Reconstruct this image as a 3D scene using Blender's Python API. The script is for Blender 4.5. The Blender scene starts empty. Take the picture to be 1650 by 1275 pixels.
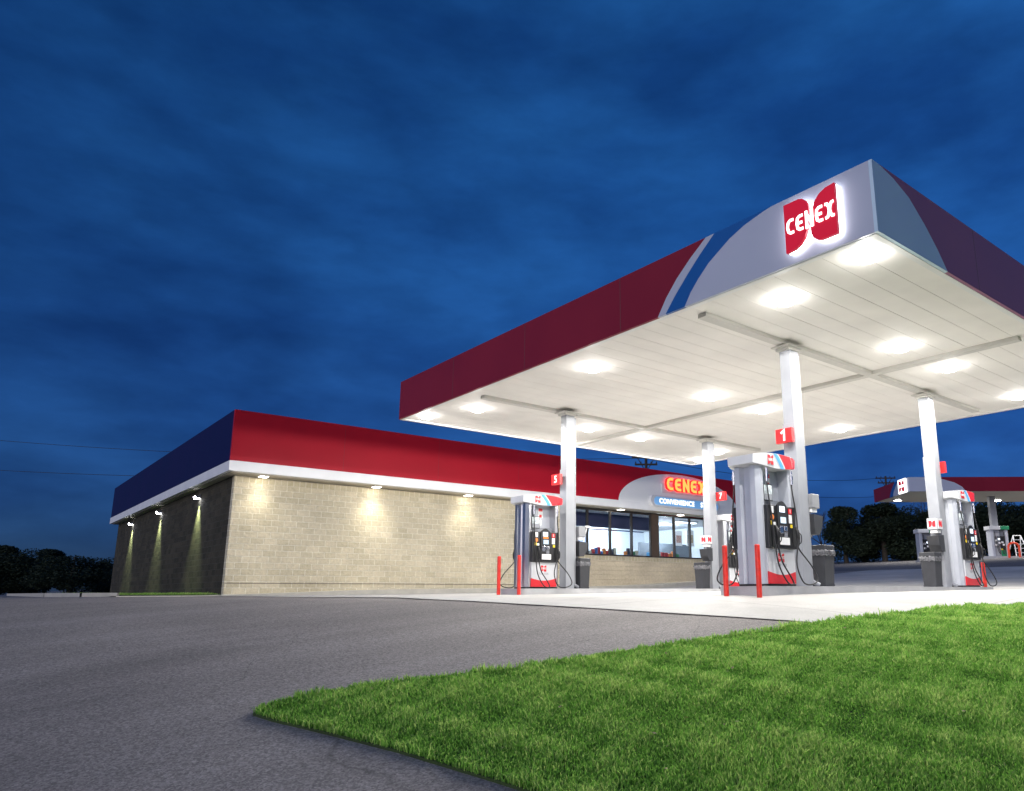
import bpy, bmesh, math, random
import numpy as np
from mathutils import Vector, Matrix
from mathutils.geometry import delaunay_2d_cdt
R = math.radians
rnd = random.Random(7)
scene = bpy.context.scene
col = scene.collection

# ------------------------------------------------------------------ materials
def nodes_of(m):
    m.use_nodes = True
    return m.node_tree.nodes, m.node_tree.links, m.node_tree.nodes['Principled BSDF']

def mat(name, c, rough=.5, metal=0., var=0., scale=6., bump=0., bscale=40., spec=.5, emit=None, es=0., coat=0.):
    m = bpy.data.materials.new(name)
    n, l, b = nodes_of(m)
    b.inputs['Base Color'].default_value = (*c, 1)
    b.inputs['Roughness'].default_value = rough
    b.inputs['Metallic'].default_value = metal
    b.inputs['Specular IOR Level'].default_value = spec
    b.inputs['Coat Weight'].default_value = coat
    tc = n.new('ShaderNodeTexCoord')
    if var > 0:
        t = n.new('ShaderNodeTexNoise'); t.inputs['Scale'].default_value = scale; t.inputs['Detail'].default_value = 5
        l.new(tc.outputs['UV'], t.inputs['Vector'])
        r = n.new('ShaderNodeValToRGB')
        lo = [max(0, v * (1 - var)) for v in c]; hi = [min(1, v * (1 + var)) for v in c]
        r.color_ramp.elements[0].color = (*lo, 1); r.color_ramp.elements[1].color = (*hi, 1)
        r.color_ramp.elements[0].position = .3; r.color_ramp.elements[1].position = .7
        l.new(t.outputs['Fac'], r.inputs['Fac']); l.new(r.outputs['Color'], b.inputs['Base Color'])
        m2 = n.new('ShaderNodeMapRange'); m2.inputs['To Min'].default_value = max(.03, rough - .12); m2.inputs['To Max'].default_value = min(1, rough + .12)
        l.new(t.outputs['Fac'], m2.inputs['Value']); l.new(m2.outputs['Result'], b.inputs['Roughness'])
    if bump > 0:
        t = n.new('ShaderNodeTexNoise'); t.inputs['Scale'].default_value = bscale; t.inputs['Detail'].default_value = 6
        l.new(tc.outputs['UV'], t.inputs['Vector'])
        bp = n.new('ShaderNodeBump'); bp.inputs['Strength'].default_value = bump; bp.inputs['Distance'].default_value = .02
        l.new(t.outputs['Fac'], bp.inputs['Height']); l.new(bp.outputs['Normal'], b.inputs['Normal'])
    if emit:
        b.inputs['Emission Color'].default_value = (*emit, 1); b.inputs['Emission Strength'].default_value = es
    return m

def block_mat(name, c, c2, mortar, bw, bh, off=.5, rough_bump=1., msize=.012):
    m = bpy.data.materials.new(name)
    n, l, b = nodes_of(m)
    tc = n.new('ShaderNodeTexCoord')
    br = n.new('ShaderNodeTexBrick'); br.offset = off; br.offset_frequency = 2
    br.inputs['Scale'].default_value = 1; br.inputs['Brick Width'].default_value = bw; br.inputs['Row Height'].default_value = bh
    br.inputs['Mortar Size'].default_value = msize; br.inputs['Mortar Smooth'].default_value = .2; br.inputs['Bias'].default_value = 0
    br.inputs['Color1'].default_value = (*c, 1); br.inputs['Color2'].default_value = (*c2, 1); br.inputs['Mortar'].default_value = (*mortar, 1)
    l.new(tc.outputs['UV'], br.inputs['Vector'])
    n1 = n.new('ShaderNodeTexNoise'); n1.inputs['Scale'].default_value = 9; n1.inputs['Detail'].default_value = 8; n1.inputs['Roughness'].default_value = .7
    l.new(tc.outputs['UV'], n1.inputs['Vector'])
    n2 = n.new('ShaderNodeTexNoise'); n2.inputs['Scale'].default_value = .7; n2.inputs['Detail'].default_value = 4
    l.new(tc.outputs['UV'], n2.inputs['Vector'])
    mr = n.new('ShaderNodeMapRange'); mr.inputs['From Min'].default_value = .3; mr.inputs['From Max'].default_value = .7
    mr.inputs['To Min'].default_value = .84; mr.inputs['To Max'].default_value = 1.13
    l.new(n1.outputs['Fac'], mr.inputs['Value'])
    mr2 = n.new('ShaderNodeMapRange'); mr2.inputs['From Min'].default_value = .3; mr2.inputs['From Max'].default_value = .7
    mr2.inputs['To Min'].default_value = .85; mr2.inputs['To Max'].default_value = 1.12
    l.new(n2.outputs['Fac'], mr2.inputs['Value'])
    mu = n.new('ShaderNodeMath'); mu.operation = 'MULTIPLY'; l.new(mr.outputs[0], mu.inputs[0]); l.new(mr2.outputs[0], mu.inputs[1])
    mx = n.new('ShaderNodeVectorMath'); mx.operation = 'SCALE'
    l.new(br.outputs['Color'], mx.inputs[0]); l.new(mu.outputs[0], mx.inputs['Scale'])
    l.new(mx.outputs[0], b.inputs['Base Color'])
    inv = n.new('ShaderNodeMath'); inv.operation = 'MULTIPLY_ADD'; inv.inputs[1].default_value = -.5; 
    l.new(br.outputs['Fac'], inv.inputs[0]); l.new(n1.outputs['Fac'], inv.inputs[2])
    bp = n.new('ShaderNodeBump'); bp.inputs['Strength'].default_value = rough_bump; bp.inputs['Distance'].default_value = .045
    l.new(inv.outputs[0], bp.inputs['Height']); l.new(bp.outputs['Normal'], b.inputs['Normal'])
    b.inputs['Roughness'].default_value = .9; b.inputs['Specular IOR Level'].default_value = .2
    return m

def asphalt_mat(name, c, speck=.5):
    m = bpy.data.materials.new(name)
    n, l, b = nodes_of(m)
    tc = n.new('ShaderNodeTexCoord')
    v = n.new('ShaderNodeTexVoronoi'); v.inputs['Scale'].default_value = 80
    l.new(tc.outputs['UV'], v.inputs['Vector'])
    t = n.new('ShaderNodeTexNoise'); t.inputs['Scale'].default_value = 26; t.inputs['Detail'].default_value = 8; t.inputs['Roughness'].default_value = .75
    l.new(tc.outputs['UV'], t.inputs['Vector'])
    big = n.new('ShaderNodeTexNoise'); big.inputs['Scale'].default_value = .35; big.inputs['Detail'].default_value = 6; big.inputs['Distortion'].default_value = .6
    l.new(tc.outputs['UV'], big.inputs['Vector'])
    sp = n.new('ShaderNodeSeparateXYZ'); l.new(v.outputs['Color'], sp.inputs[0])
    a = n.new('ShaderNodeMapRange'); a.inputs['To Min'].default_value = 1 - speck; a.inputs['To Max'].default_value = 1 + speck
    l.new(sp.outputs[0], a.inputs['Value'])
    a2 = n.new('ShaderNodeMapRange'); a2.inputs['From Min'].default_value = .3; a2.inputs['From Max'].default_value = .7; a2.inputs['To Min'].default_value = .7; a2.inputs['To Max'].default_value = 1.3
    l.new(t.outputs['Fac'], a2.inputs['Value'])
    a3 = n.new('ShaderNodeMapRange'); a3.inputs['From Min'].default_value = .3; a3.inputs['From Max'].default_value = .7; a3.inputs['To Min'].default_value = .82; a3.inputs['To Max'].default_value = 1.14
    l.new(big.outputs['Fac'], a3.inputs['Value'])
    m1 = n.new('ShaderNodeMath'); m1.operation = 'MULTIPLY'; l.new(a.outputs[0], m1.inputs[0]); l.new(a2.outputs[0], m1.inputs[1])
    m2 = n.new('ShaderNodeMath'); m2.operation = 'MULTIPLY'; l.new(m1.outputs[0], m2.inputs[0]); l.new(a3.outputs[0], m2.inputs[1])
    mp = n.new('ShaderNodeMapping'); mp.inputs['Rotation'].default_value = (0, 0, R(-38)); mp.inputs['Scale'].default_value = (.12, 1.7, 1)
    l.new(tc.outputs['UV'], mp.inputs['Vector'])
    sk = n.new('ShaderNodeTexNoise'); sk.inputs['Scale'].default_value = 1.; sk.inputs['Detail'].default_value = 5; sk.inputs['Roughness'].default_value = .6
    l.new(mp.outputs[0], sk.inputs['Vector'])
    skr = n.new('ShaderNodeMapRange'); skr.inputs['From Min'].default_value = .3; skr.inputs['From Max'].default_value = .7; skr.inputs['To Min'].default_value = .84; skr.inputs['To Max'].default_value = 1.12
    l.new(sk.outputs['Fac'], skr.inputs['Value'])
    wn = n.new('ShaderNodeTexNoise'); wn.inputs['Scale'].default_value = 1.4; wn.inputs['Detail'].default_value = 5
    l.new(tc.outputs['UV'], wn.inputs['Vector'])
    wv = n.new('ShaderNodeVectorMath'); wv.operation = 'MULTIPLY_ADD'; wv.inputs[1].default_value = (.9, .9, 0); l.new(wn.outputs['Color'], wv.inputs[0]); l.new(tc.outputs['UV'], wv.inputs[2])
    ck = n.new('ShaderNodeTexVoronoi'); ck.feature = 'DISTANCE_TO_EDGE'; ck.inputs['Scale'].default_value = .2; l.new(wv.outputs[0], ck.inputs['Vector'])
    ckr = n.new('ShaderNodeMapRange'); ckr.inputs['From Min'].default_value = .0005; ckr.inputs['From Max'].default_value = .0022; ckr.inputs['To Min'].default_value = .68; ckr.inputs['To Max'].default_value = 1
    l.new(ck.outputs['Distance'], ckr.inputs['Value'])
    cg = n.new('ShaderNodeMapRange'); cg.inputs['From Min'].default_value = .46; cg.inputs['From Max'].default_value = .54; l.new(big.outputs['Fac'], cg.inputs['Value'])
    cx = n.new('ShaderNodeMix'); cx.inputs['A'].default_value = 1.; l.new(cg.outputs[0], cx.inputs['Factor']); l.new(ckr.outputs[0], cx.inputs['B'])
    m3 = n.new('ShaderNodeMath'); m3.operation = 'MULTIPLY'; l.new(m2.outputs[0], m3.inputs[0]); l.new(skr.outputs[0], m3.inputs[1])
    m4 = n.new('ShaderNodeMath'); m4.operation = 'MULTIPLY'; l.new(m3.outputs[0], m4.inputs[0]); l.new(cx.outputs[0], m4.inputs[1])
    s = n.new('ShaderNodeVectorMath'); s.operation = 'SCALE'; s.inputs[0].default_value = c
    l.new(m4.outputs[0], s.inputs['Scale']); l.new(s.outputs[0], b.inputs['Base Color'])
    bp = n.new('ShaderNodeBump'); bp.inputs['Strength'].default_value = .5; bp.inputs['Distance'].default_value = .01
    l.new(m1.outputs[0], bp.inputs['Height']); l.new(bp.outputs['Normal'], b.inputs['Normal'])
    b.inputs['Roughness'].default_value = .85; b.inputs['Specular IOR Level'].default_value = .3
    return m

def concrete_mat(name, c):
    m = bpy.data.materials.new(name)
    n, l, b = nodes_of(m)
    tc = n.new('ShaderNodeTexCoord')
    big = n.new('ShaderNodeTexNoise'); big.inputs['Scale'].default_value = .45; big.inputs['Detail'].default_value = 8; big.inputs['Roughness'].default_value = .65
    fine = n.new('ShaderNodeTexNoise'); fine.inputs['Scale'].default_value = 30; fine.inputs['Detail'].default_value = 6
    br = n.new('ShaderNodeTexBrick'); br.offset = 0; br.inputs['Scale'].default_value = 1; br.inputs['Brick Width'].default_value = 3.6; br.inputs['Row Height'].default_value = 3.6
    br.inputs['Mortar Size'].default_value = .012; br.inputs['Color1'].default_value = (1, 1, 1, 1); br.inputs['Color2'].default_value = (.9, .9, .9, 1); br.inputs['Mortar'].default_value = (.55, .55, .53, 1)
    for t in (big, fine, br): l.new(tc.outputs['UV'], t.inputs['Vector'])
    a = n.new('ShaderNodeMapRange'); a.inputs['From Min'].default_value = .3; a.inputs['From Max'].default_value = .7; a.inputs['To Min'].default_value = .7; a.inputs['To Max'].default_value = 1.14
    l.new(big.outputs['Fac'], a.inputs['Value'])
    a2 = n.new('ShaderNodeMapRange'); a2.inputs['From Min'].default_value = .3; a2.inputs['From Max'].default_value = .7; a2.inputs['To Min'].default_value = .92; a2.inputs['To Max'].default_value = 1.06
    l.new(fine.outputs['Fac'], a2.inputs['Value'])
    mu = n.new('ShaderNodeMath'); mu.operation = 'MULTIPLY'; l.new(a.outputs[0], mu.inputs[0]); l.new(a2.outputs[0], mu.inputs[1])
    s = n.new('ShaderNodeVectorMath'); s.operation = 'SCALE'; s.inputs[0].default_value = c; l.new(mu.outputs[0], s.inputs['Scale'])
    v = n.new('ShaderNodeVectorMath'); v.operation = 'MULTIPLY'; l.new(s.outputs[0], v.inputs[0]); l.new(br.outputs['Color'], v.inputs[1])
    l.new(v.outputs[0], b.inputs['Base Color'])
    bp = n.new('ShaderNodeBump'); bp.inputs['Strength'].default_value = .25; bp.inputs['Distance'].default_value = .01
    l.new(fine.outputs['Fac'], bp.inputs['Height']); l.new(bp.outputs['Normal'], b.inputs['Normal'])
    b.inputs['Roughness'].default_value = .75
    return m

def glow(name, c, s):
    m = bpy.data.materials.new(name); m.use_nodes = True
    n = m.node_tree.nodes; n.clear()
    e = n.new('ShaderNodeEmission'); e.inputs['Color'].default_value = (*c, 1); e.inputs['Strength'].default_value = s
    o = n.new('ShaderNodeOutputMaterial'); m.node_tree.links.new(e.outputs[0], o.inputs[0])
    return m

def glass_mat(name, tint=(.86, .9, .95), gl=.12):
    m = bpy.data.materials.new(name); m.use_nodes = True
    n, l = m.node_tree.nodes, m.node_tree.links; n.clear()
    tr = n.new('ShaderNodeBsdfTransparent'); tr.inputs[0].default_value = (*tint, 1)
    g = n.new('ShaderNodeBsdfGlossy'); g.inputs['Roughness'].default_value = .02
    f = n.new('ShaderNodeLayerWeight'); f.inputs['Blend'].default_value = .5
    pw = n.new('ShaderNodeMath'); pw.operation = 'POWER'; pw.inputs[1].default_value = 5; l.new(f.outputs['Facing'], pw.inputs[0])
    ad = n.new('ShaderNodeMath'); ad.operation = 'MULTIPLY_ADD'; ad.inputs[1].default_value = .9; ad.inputs[2].default_value = gl * .4; ad.use_clamp = True
    l.new(pw.outputs[0], ad.inputs[0])
    mx = n.new('ShaderNodeMixShader'); l.new(ad.outputs[0], mx.inputs[0]); l.new(tr.outputs[0], mx.inputs[1]); l.new(g.outputs[0], mx.inputs[2])
    o = n.new('ShaderNodeOutputMaterial'); l.new(mx.outputs[0], o.inputs[0])
    return m

M = dict(
    white=mat('white_paint', (.78, .78, .77), .42, var=.05, scale=1.5),
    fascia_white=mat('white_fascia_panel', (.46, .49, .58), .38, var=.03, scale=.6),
    red=mat('red_fascia_panel', (.46, .012, .026), .4, var=.06, scale=.5, spec=.12),
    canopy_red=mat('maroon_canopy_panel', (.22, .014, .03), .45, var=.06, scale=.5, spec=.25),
    blue=mat('blue_stripe', (.012, .10, .34), .35, var=.05, scale=.6),
    side_blue=mat('navy_fascia_panel', (.009, .009, .062), .55, var=.08, scale=.5, spec=.2),
    arch_white=mat('white_arch_panel', (.84, .84, .82), .45, var=.03, scale=.6),
    skylit_white=mat('skylit_white_fascia_panel', (.55, .70, .80), .4, var=.04, scale=.6),  # white panel with the blue of the sky light put into its colour
    skylit_red=mat('skylit_red_fascia_panel', (.33, .14, .23), .5, var=.05, scale=.6, spec=.2),  # red panel with the purple cast of dusk light put into its colour
    soffit=mat('white_soffit_panel', (.84, .81, .77), .68, var=.06, scale=.9, spec=.2),
    beam=mat('grey_steel_trough', (.6, .58, .54), .55, var=.06, scale=2),
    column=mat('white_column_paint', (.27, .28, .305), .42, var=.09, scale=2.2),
    block=block_mat('split_face_block', (.51, .45, .32), (.61, .54, .40), (.73, .69, .57), .41, .2, msize=.012),
    soldier=block_mat('soldier_course_block', (.46, .40, .27), (.52, .46, .33), (.62, .57, .46), .205, .205, off=0, rough_bump=.5),
    sillblock=block_mat('smooth_block', (.57, .49, .36), (.60, .52, .38), (.6, .52, .39), .41, .2, rough_bump=.9, msize=.005),
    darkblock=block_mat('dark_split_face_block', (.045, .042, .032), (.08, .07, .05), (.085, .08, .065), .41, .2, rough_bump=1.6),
    trimline=mat('dark_flashing', (.09, .08, .07), .6),
    asphalt=asphalt_mat('asphalt_surface', (.235, .213, .194), .36),
    farasphalt=asphalt_mat('far_asphalt', (.15, .14, .135), .3),
    concrete=concrete_mat('concrete_pad', (.47, .455, .42)),
    walkcon=concrete_mat('concrete_walk', (.56, .53, .45)),
    island=mat('island_concrete', (.40, .40, .41), .7, var=.12, scale=3, bump=.2),
    soil=mat('lawn_soil', (.035, .06, .014), .95, var=.3, scale=5, bump=.6),
    grey=mat('pump_grey_metal', (.47, .49, .54), .38, metal=.15, var=.06, scale=3),
    steel=mat('polished_steel', (.6, .6, .62), .32, metal=1., var=.05, scale=2),
    greydark=mat('pump_dark_grey', (.26, .27, .3), .5, var=.06, scale=3),  # darker grey for pump cores, keypads and slogans
    pwhite=mat('pump_white_panel', (.56, .57, .59), .34, var=.03, scale=4),
    pred=mat('pump_red_panel', (.62, .02, .03), .35, var=.05, scale=4),
    lblue=mat('light_blue_stripe', (.10, .36, .68), .35, var=.03),
    black=mat('black_plastic', (.018, .018, .02), .42, var=.2, scale=8, bump=.05),
    rubber=mat('black_rubber', (.012, .012, .013), .55, var=.2, scale=10),
    chrome=mat('bright_metal', (.7, .7, .72), .25, metal=1., var=.06),
    sticker=mat('white_sticker', (.8, .8, .8), .5, var=.04, scale=20),
    yellow=mat('yellow_sticker', (.85, .62, .02), .5, var=.05, scale=20),
    orange=mat('orange_sticker', (.8, .22, .04), .5, var=.15, scale=20),
    picture=mat('picture_print', (.55, .62, .7), .4, var=.6, scale=12),
    screen=glow('lit_display', (.75, .85, 1.), 1.1),
    screen2=glow('lit_price_display', (.55, .7, .85), .8),
    bollard=mat('red_bollard_paint', (.70, .03, .018), .42, var=.22, scale=9, bump=.15),
    bin=mat('slate_bin_plastic', (.027, .028, .033), .5, var=.2, scale=6, bump=.1),
    bag=mat('clear_bin_bag', (.11, .11, .12), .3, var=.5, scale=18, bump=1., bscale=30),
    boxgrey=mat('grey_steel_box', (.24, .245, .26), .5, var=.08, scale=5),
    green=mat('green_panel', (.01, .20, .085), .45, var=.05, scale=4),
    frame=mat('dark_bronze_frame', (.03, .026, .024), .45, var=.1, scale=5),
    glass=glass_mat('window_glass'),
    roomwhite=mat('shop_wall_paint', (.72, .77, .8), .7, var=.05, scale=1),
    roomdark=mat('shop_bulkhead', (.06, .055, .10), .5, var=.1, scale=2),
    roomfloor=mat('shop_floor', (.3, .29, .28), .4, var=.1, scale=2),
    shelfmat=mat('shelf_steel', (.45, .47, .5), .5, var=.1, scale=4),
    tube=glow('fluorescent_tube', (.85, .93, 1.), 9),
    lens=glow('lamp_lens', (1., .985, .96), 12),
    slens=glow('soffit_lamp_lens', (1., .93, .8), 14),
    wlens=glow('wall_lamp_lens', (.9, .93, 1.), 22),
    flens=glow('far_lamp_lens', (1., .97, .95), 30),
    emblem_red=mat('lit_emblem_red', (.62, .012, .03), .3, emit=(.62, .01, .03), es=.2),
    emblem_white=glow('lit_emblem_white', (1., 1., 1.), 1.25),
    halo=glow('halo_backlight', (.92, .95, 1.), 3.2),
    flogo=glow('lit_sign_face', (1., .98, .98), 1.1),
    neon=glow('lit_channel_letter', (1., .16, .035), 1.9),
    neonedge=glow('channel_letter_edge', (1., .02, .02), 1.0),
    signblue=mat('sign_blue_face', (.26, .47, .70), .35, emit=(.08, .28, .6), es=.22),
    signwhite=mat('sign_cabinet', (.66, .66, .66), .4, var=.05),
    signlet=glow('sign_letter_white', (1, 1, 1), 1.0),
    numred=mat('number_sign_red', (.66, .018, .02), .35, var=.03),
    bark=mat('bark', (.05, .04, .03), .9, var=.3, scale=8, bump=.6),
    polewood=mat('pole_wood', (.045, .035, .03), .9, var=.2, scale=6),
    wire=mat('wire_black', (.012, .012, .014), .6),
    hvac=mat('rooftop_unit_metal', (.10, .11, .13), .6, var=.15, scale=3),
    roofm=mat('roof_membrane', (.12, .12, .12), .9, var=.1, scale=2),
    kerb=mat('kerb_concrete', (.42, .40, .35), .8, var=.12, scale=3, bump=.2),
    foam=mat('blue_carton', (.08, .34, .62), .6, var=.1, scale=8),
    orangered=mat('hoop_orange_red', (.8, .07, .02), .45),
)
def foliage_mat(name, c, c2, thin=.2, mid=None):
    m = bpy.data.materials.new(name)
    n, l, b = nodes_of(m)
    at = n.new('ShaderNodeAttribute'); at.attribute_name = 'tone'
    r = n.new('ShaderNodeValToRGB'); r.color_ramp.elements[0].color = (*c, 1); r.color_ramp.elements[1].color = (*c2, 1)
    if mid: r.color_ramp.elements.new(.5).color = (*mid, 1)
    l.new(at.outputs['Fac'], r.inputs['Fac']); l.new(r.outputs['Color'], b.inputs['Base Color'])
    tl = n.new('ShaderNodeBsdfTranslucent'); l.new(r.outputs['Color'], tl.inputs['Color'])
    mx = n.new('ShaderNodeMixShader'); mx.inputs[0].default_value = thin; l.new(b.outputs[0], mx.inputs[1]); l.new(tl.outputs[0], mx.inputs[2])
    l.new(mx.outputs[0], n['Material Output'].inputs['Surface'])
    b.inputs['Roughness'].default_value = .7; b.inputs['Specular IOR Level'].default_value = .25
    return m
M['needles'] = foliage_mat('evergreen_needles', (.012, .022, .012), (.035, .05, .025))
M['blades'] = foliage_mat('grass_blades', (.07, .19, .025), (.60, .74, .22), .46, (.23, .50, .07))
M['dryleaf'] = mat('dry_leaf', (.30, .22, .11), .8, var=.3, scale=5)

# ------------------------------------------------------------------ mesh helper
class MB:
    def __init__(s): s.v = []; s.f = []; s.m = []; s.sm = []
    def add(s, vs, fs, mi=0, smooth=False):
        k = len(s.v); s.v.extend([tuple(p) for p in vs])
        for f in fs: s.f.append([i + k for i in f]); s.m.append(mi); s.sm.append(smooth)
        return s
    def box(s, x0, x1, y0, y1, z0, z1, mi=0, bev=0.):
        if x0 > x1: x0, x1 = x1, x0
        if y0 > y1: y0, y1 = y1, y0
        if bev > 0:
            bm = bmesh.new(); bmesh.ops.create_cube(bm, size=1)
            for v in bm.verts: v.co = ((x0 + x1) / 2 + v.co.x * (x1 - x0), (y0 + y1) / 2 + v.co.y * (y1 - y0), (z0 + z1) / 2 + v.co.z * (z1 - z0))
            bmesh.ops.bevel(bm, geom=bm.edges[:], offset=bev, segments=2, affect='EDGES', profile=.5)
            bm.verts.index_update()
            s.add([v.co[:] for v in bm.verts], [[v.index for v in f.verts] for f in bm.faces], mi)
            bm.free(); return s
        vs = [(x, y, z) for x in (x0, x1) for y in (y0, y1) for z in (z0, z1)]
        return s.add(vs, [(0, 1, 3, 2), (4, 6, 7, 5), (0, 4, 5, 1), (2, 3, 7, 6), (0, 2, 6, 4), (1, 5, 7, 3)], mi)
    def prism(s, pts, O, U, V, N, depth, mi=0, back=True):
        O, U, V, N = Vector(O), Vector(U), Vector(V), Vector(N)
        n = len(pts)
        if U.cross(V).dot(N) * sum(pts[i][0] * pts[(i + 1) % n][1] - pts[(i + 1) % n][0] * pts[i][1] for i in range(n)) < 0: pts = pts[::-1]
        f = [O + U * p[0] + V * p[1] + N * depth for p in pts]; b = [O + U * p[0] + V * p[1] for p in pts]
        fs = [list(range(n))] + [(i, i + n, (i + 1) % n + n, (i + 1) % n) for i in range(n)]
        if back: fs.append(list(range(2 * n - 1, n - 1, -1)))
        return s.add(f + b, fs, mi)
    def ribbon(s, pl, w, O, U, V, N, depth, mi=0):
        P = [Vector(p) for p in pl]; L = []; Rr = []
        for i, p in enumerate(P):
            a = (p - P[i - 1]).normalized() if i else (P[1] - p).normalized()
            b = (P[i + 1] - p).normalized() if i < len(P) - 1 else a
            t = (a + b).normalized(); nn = Vector((-t.y, t.x)); k = w / 2 / max(.5, nn.dot(Vector((-a.y, a.x))))
            L.append(p + nn * k); Rr.append(p - nn * k)
        return s.prism([tuple(q) for q in Rr + L[::-1]], O, U, V, N, depth, mi)
    def cyl(s, p0, p1, r0, r1=None, n=16, mi=0, caps=True, smooth=True):
        r1 = r0 if r1 is None else r1
        p0, p1 = Vector(p0), Vector(p1); a = (p1 - p0).normalized()
        u = a.orthogonal().normalized(); w = a.cross(u)
        vs = [p + (u * math.cos(2 * math.pi * i / n) + w * math.sin(2 * math.pi * i / n)) * r for p, r in ((p0, r0), (p1, r1)) for i in range(n)]
        s.add(vs, [(i, (i + 1) % n, (i + 1) % n + n, i + n) for i in range(n)], mi, smooth)
        if caps: s.add(vs[:n], [list(range(n - 1, -1, -1))], mi); s.add(vs[n:], [list(range(n))], mi)
        return s
    def tube(s, pts, r, n=8, mi=0):
        P = [Vector(p) for p in pts]; vs = []; u = None
        for i, p in enumerate(P):
            t = (P[min(i + 1, len(P) - 1)] - P[max(i - 1, 0)]).normalized()
            u = t.orthogonal().normalized() if u is None else (u - t * u.dot(t)).normalized()
            w = t.cross(u); rr = r[i] if isinstance(r, (list, tuple)) else r
            vs += [p + (u * math.cos(2 * math.pi * k / n) + w * math.sin(2 * math.pi * k / n)) * rr for k in range(n)]
        fs = [(i * n + k, i * n + (k + 1) % n, (i + 1) * n + (k + 1) % n, (i + 1) * n + k) for i in range(len(P) - 1) for k in range(n)]
        s.add(vs, fs, mi, True)
        s.add(vs[:n], [list(range(n - 1, -1, -1))], mi); s.add(vs[-n:], [list(range(n))], mi)
        return s
    def build(s, name, mats, parent=None, uvoff=(0, 0)):
        me = bpy.data.meshes.new(name); me.from_pydata(s.v, [], s.f)
        if not isinstance(mats, (list, tuple)): mats = [mats]
        for m in mats: me.materials.append(M[m] if isinstance(m, str) else m)
        me.polygons.foreach_set('material_index', s.m); me.polygons.foreach_set('use_smooth', s.sm)
        uv = me.uv_layers.new(name='metres')
        d = uv.data
        for p in me.polygons:
            nx, ny, nz = (abs(c) for c in p.normal)
            for li in p.loop_indices:
                c = me.vertices[me.loops[li].vertex_index].co
                if nz >= nx and nz >= ny: q = (c.x, c.y)
                elif ny >= nx: q = (c.x, c.z)
                else: q = (c.y, c.z)
                d[li].uv = (q[0] + uvoff[0], q[1] + uvoff[1])
        me.update()
        o = bpy.data.objects.new(name, me); col.objects.link(o)
        if parent: o.parent = parent
        return o

def smooth_path(pts, k=6):
    P = [Vector(p) for p in pts]; out = []
    for i in range(len(P) - 1):
        a, b, c, d = P[max(i - 1, 0)], P[i], P[i + 1], P[min(i + 2, len(P) - 1)]
        for j in range(k):
            t = j / k
            out.append(.5 * ((2 * b) + (c - a) * t + (2 * a - 5 * b + 4 * c - d) * t * t + (3 * b - a - 3 * c + d) * t ** 3))
    out.append(P[-1]); return out

def tag(o, label=None, cat=None, group=None, kind=None):
    if label: o['label'] = label
    if cat: o['category'] = cat
    if group: o['group'] = group
    if kind: o['kind'] = kind
    return o
def empty(name, loc=(0, 0, 0), rz=0., **k):
    o = bpy.data.objects.new(name, None); o.empty_display_size = .2; o.location = loc; o.rotation_euler = (0, 0, rz); col.objects.link(o)
    return tag(o, **k)
def copy_tree(o, parent=None):
    c = o.copy(); col.objects.link(c)
    if parent: c.parent = parent
    for ch in list(o.children): copy_tree(ch, c)
    return c

def text_polys(body, size, bold=0., extrude=.004, spacing=1.):
    cu = bpy.data.curves.new('lettering_source', 'FONT'); cu.body = body; cu.size = size; cu.offset = bold; cu.extrude = extrude
    cu.align_x = 'CENTER'; cu.align_y = 'CENTER'; cu.space_character = spacing; cu.resolution_u = 3
    t = bpy.data.objects.new('lettering_source', cu); col.objects.link(t)
    dg = bpy.context.evaluated_depsgraph_get(); dg.update()
    me = bpy.data.meshes.new_from_object(t.evaluated_get(dg))
    vs = [v.co.copy() for v in me.vertices]; fs = [list(p.vertices) for p in me.polygons]
    bpy.data.objects.remove(t); bpy.data.curves.remove(cu); bpy.data.meshes.remove(me)
    return vs, fs
def put_text(mb, body, size, O, U, V, N, mi=0, bold=0., ext=.004, spacing=1., sx=1.):
    vs, fs = text_polys(body, size, bold, ext, spacing)
    O, U, V, N = Vector(O), Vector(U), Vector(V), Vector(N)
    mb.add([O + U * v.x * sx + V * v.y + N * (v.z + ext) for v in vs], fs, mi)

HALF = [(0, 1), (.30, 1), (.38, .97), (.45, .90), (.49, .80), (.495, .66), (.485, .5), (.45, .34), (.38, .18), (.29, .08), (.17, .02), (0, 0)]
HALF2 = [(1 - x, 1 - y) for x, y in HALF]
GLY = {'C': [[(.80, .85), (.45, .86), (.24, .76), (.15, .5), (.24, .24), (.45, .14), (.80, .15)]],
       'E': [[(.78, .87), (.42, .87), (.22, .78), (.15, .5), (.22, .22), (.42, .13), (.78, .13)], [(.18, .5), (.70, .5)]],
       'N': [[(.15, .0), (.15, 1.)], [(.12, .88), (.74, .12)], [(.72, 0), (.72, 1.)]],
       'X': [[(.02, .88), (.24, .86), (.38, .72), (.44, .5), (.38, .28), (.24, .14), (.02, .12)], [(.90, .88), (.68, .86), (.54, .72), (.48, .5), (.54, .28), (.68, .14), (.90, .12)]]}
def word(mb, txt, O, U, V, N, w, h, depth, mi=0, sw=.24):
    O, U, V, N = Vector(O), Vector(U), Vector(V), Vector(N); a = w / len(txt); k = 0
    for i, ch in enumerate(txt):
        for st in GLY[ch]:
            mb.ribbon([((i + p[0]) * a, p[1] * h) for p in st], sw * min(a, h * .9), O + N * (k * .0004), U, V, N, depth, mi); k += 1
def emblem(mb, O, U, V, N, w, h, depth, mi=0):
    for P in (HALF, HALF2): mb.prism([(x * w, y * h) for x, y in P], O, U, V, N, depth, mi)

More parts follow.
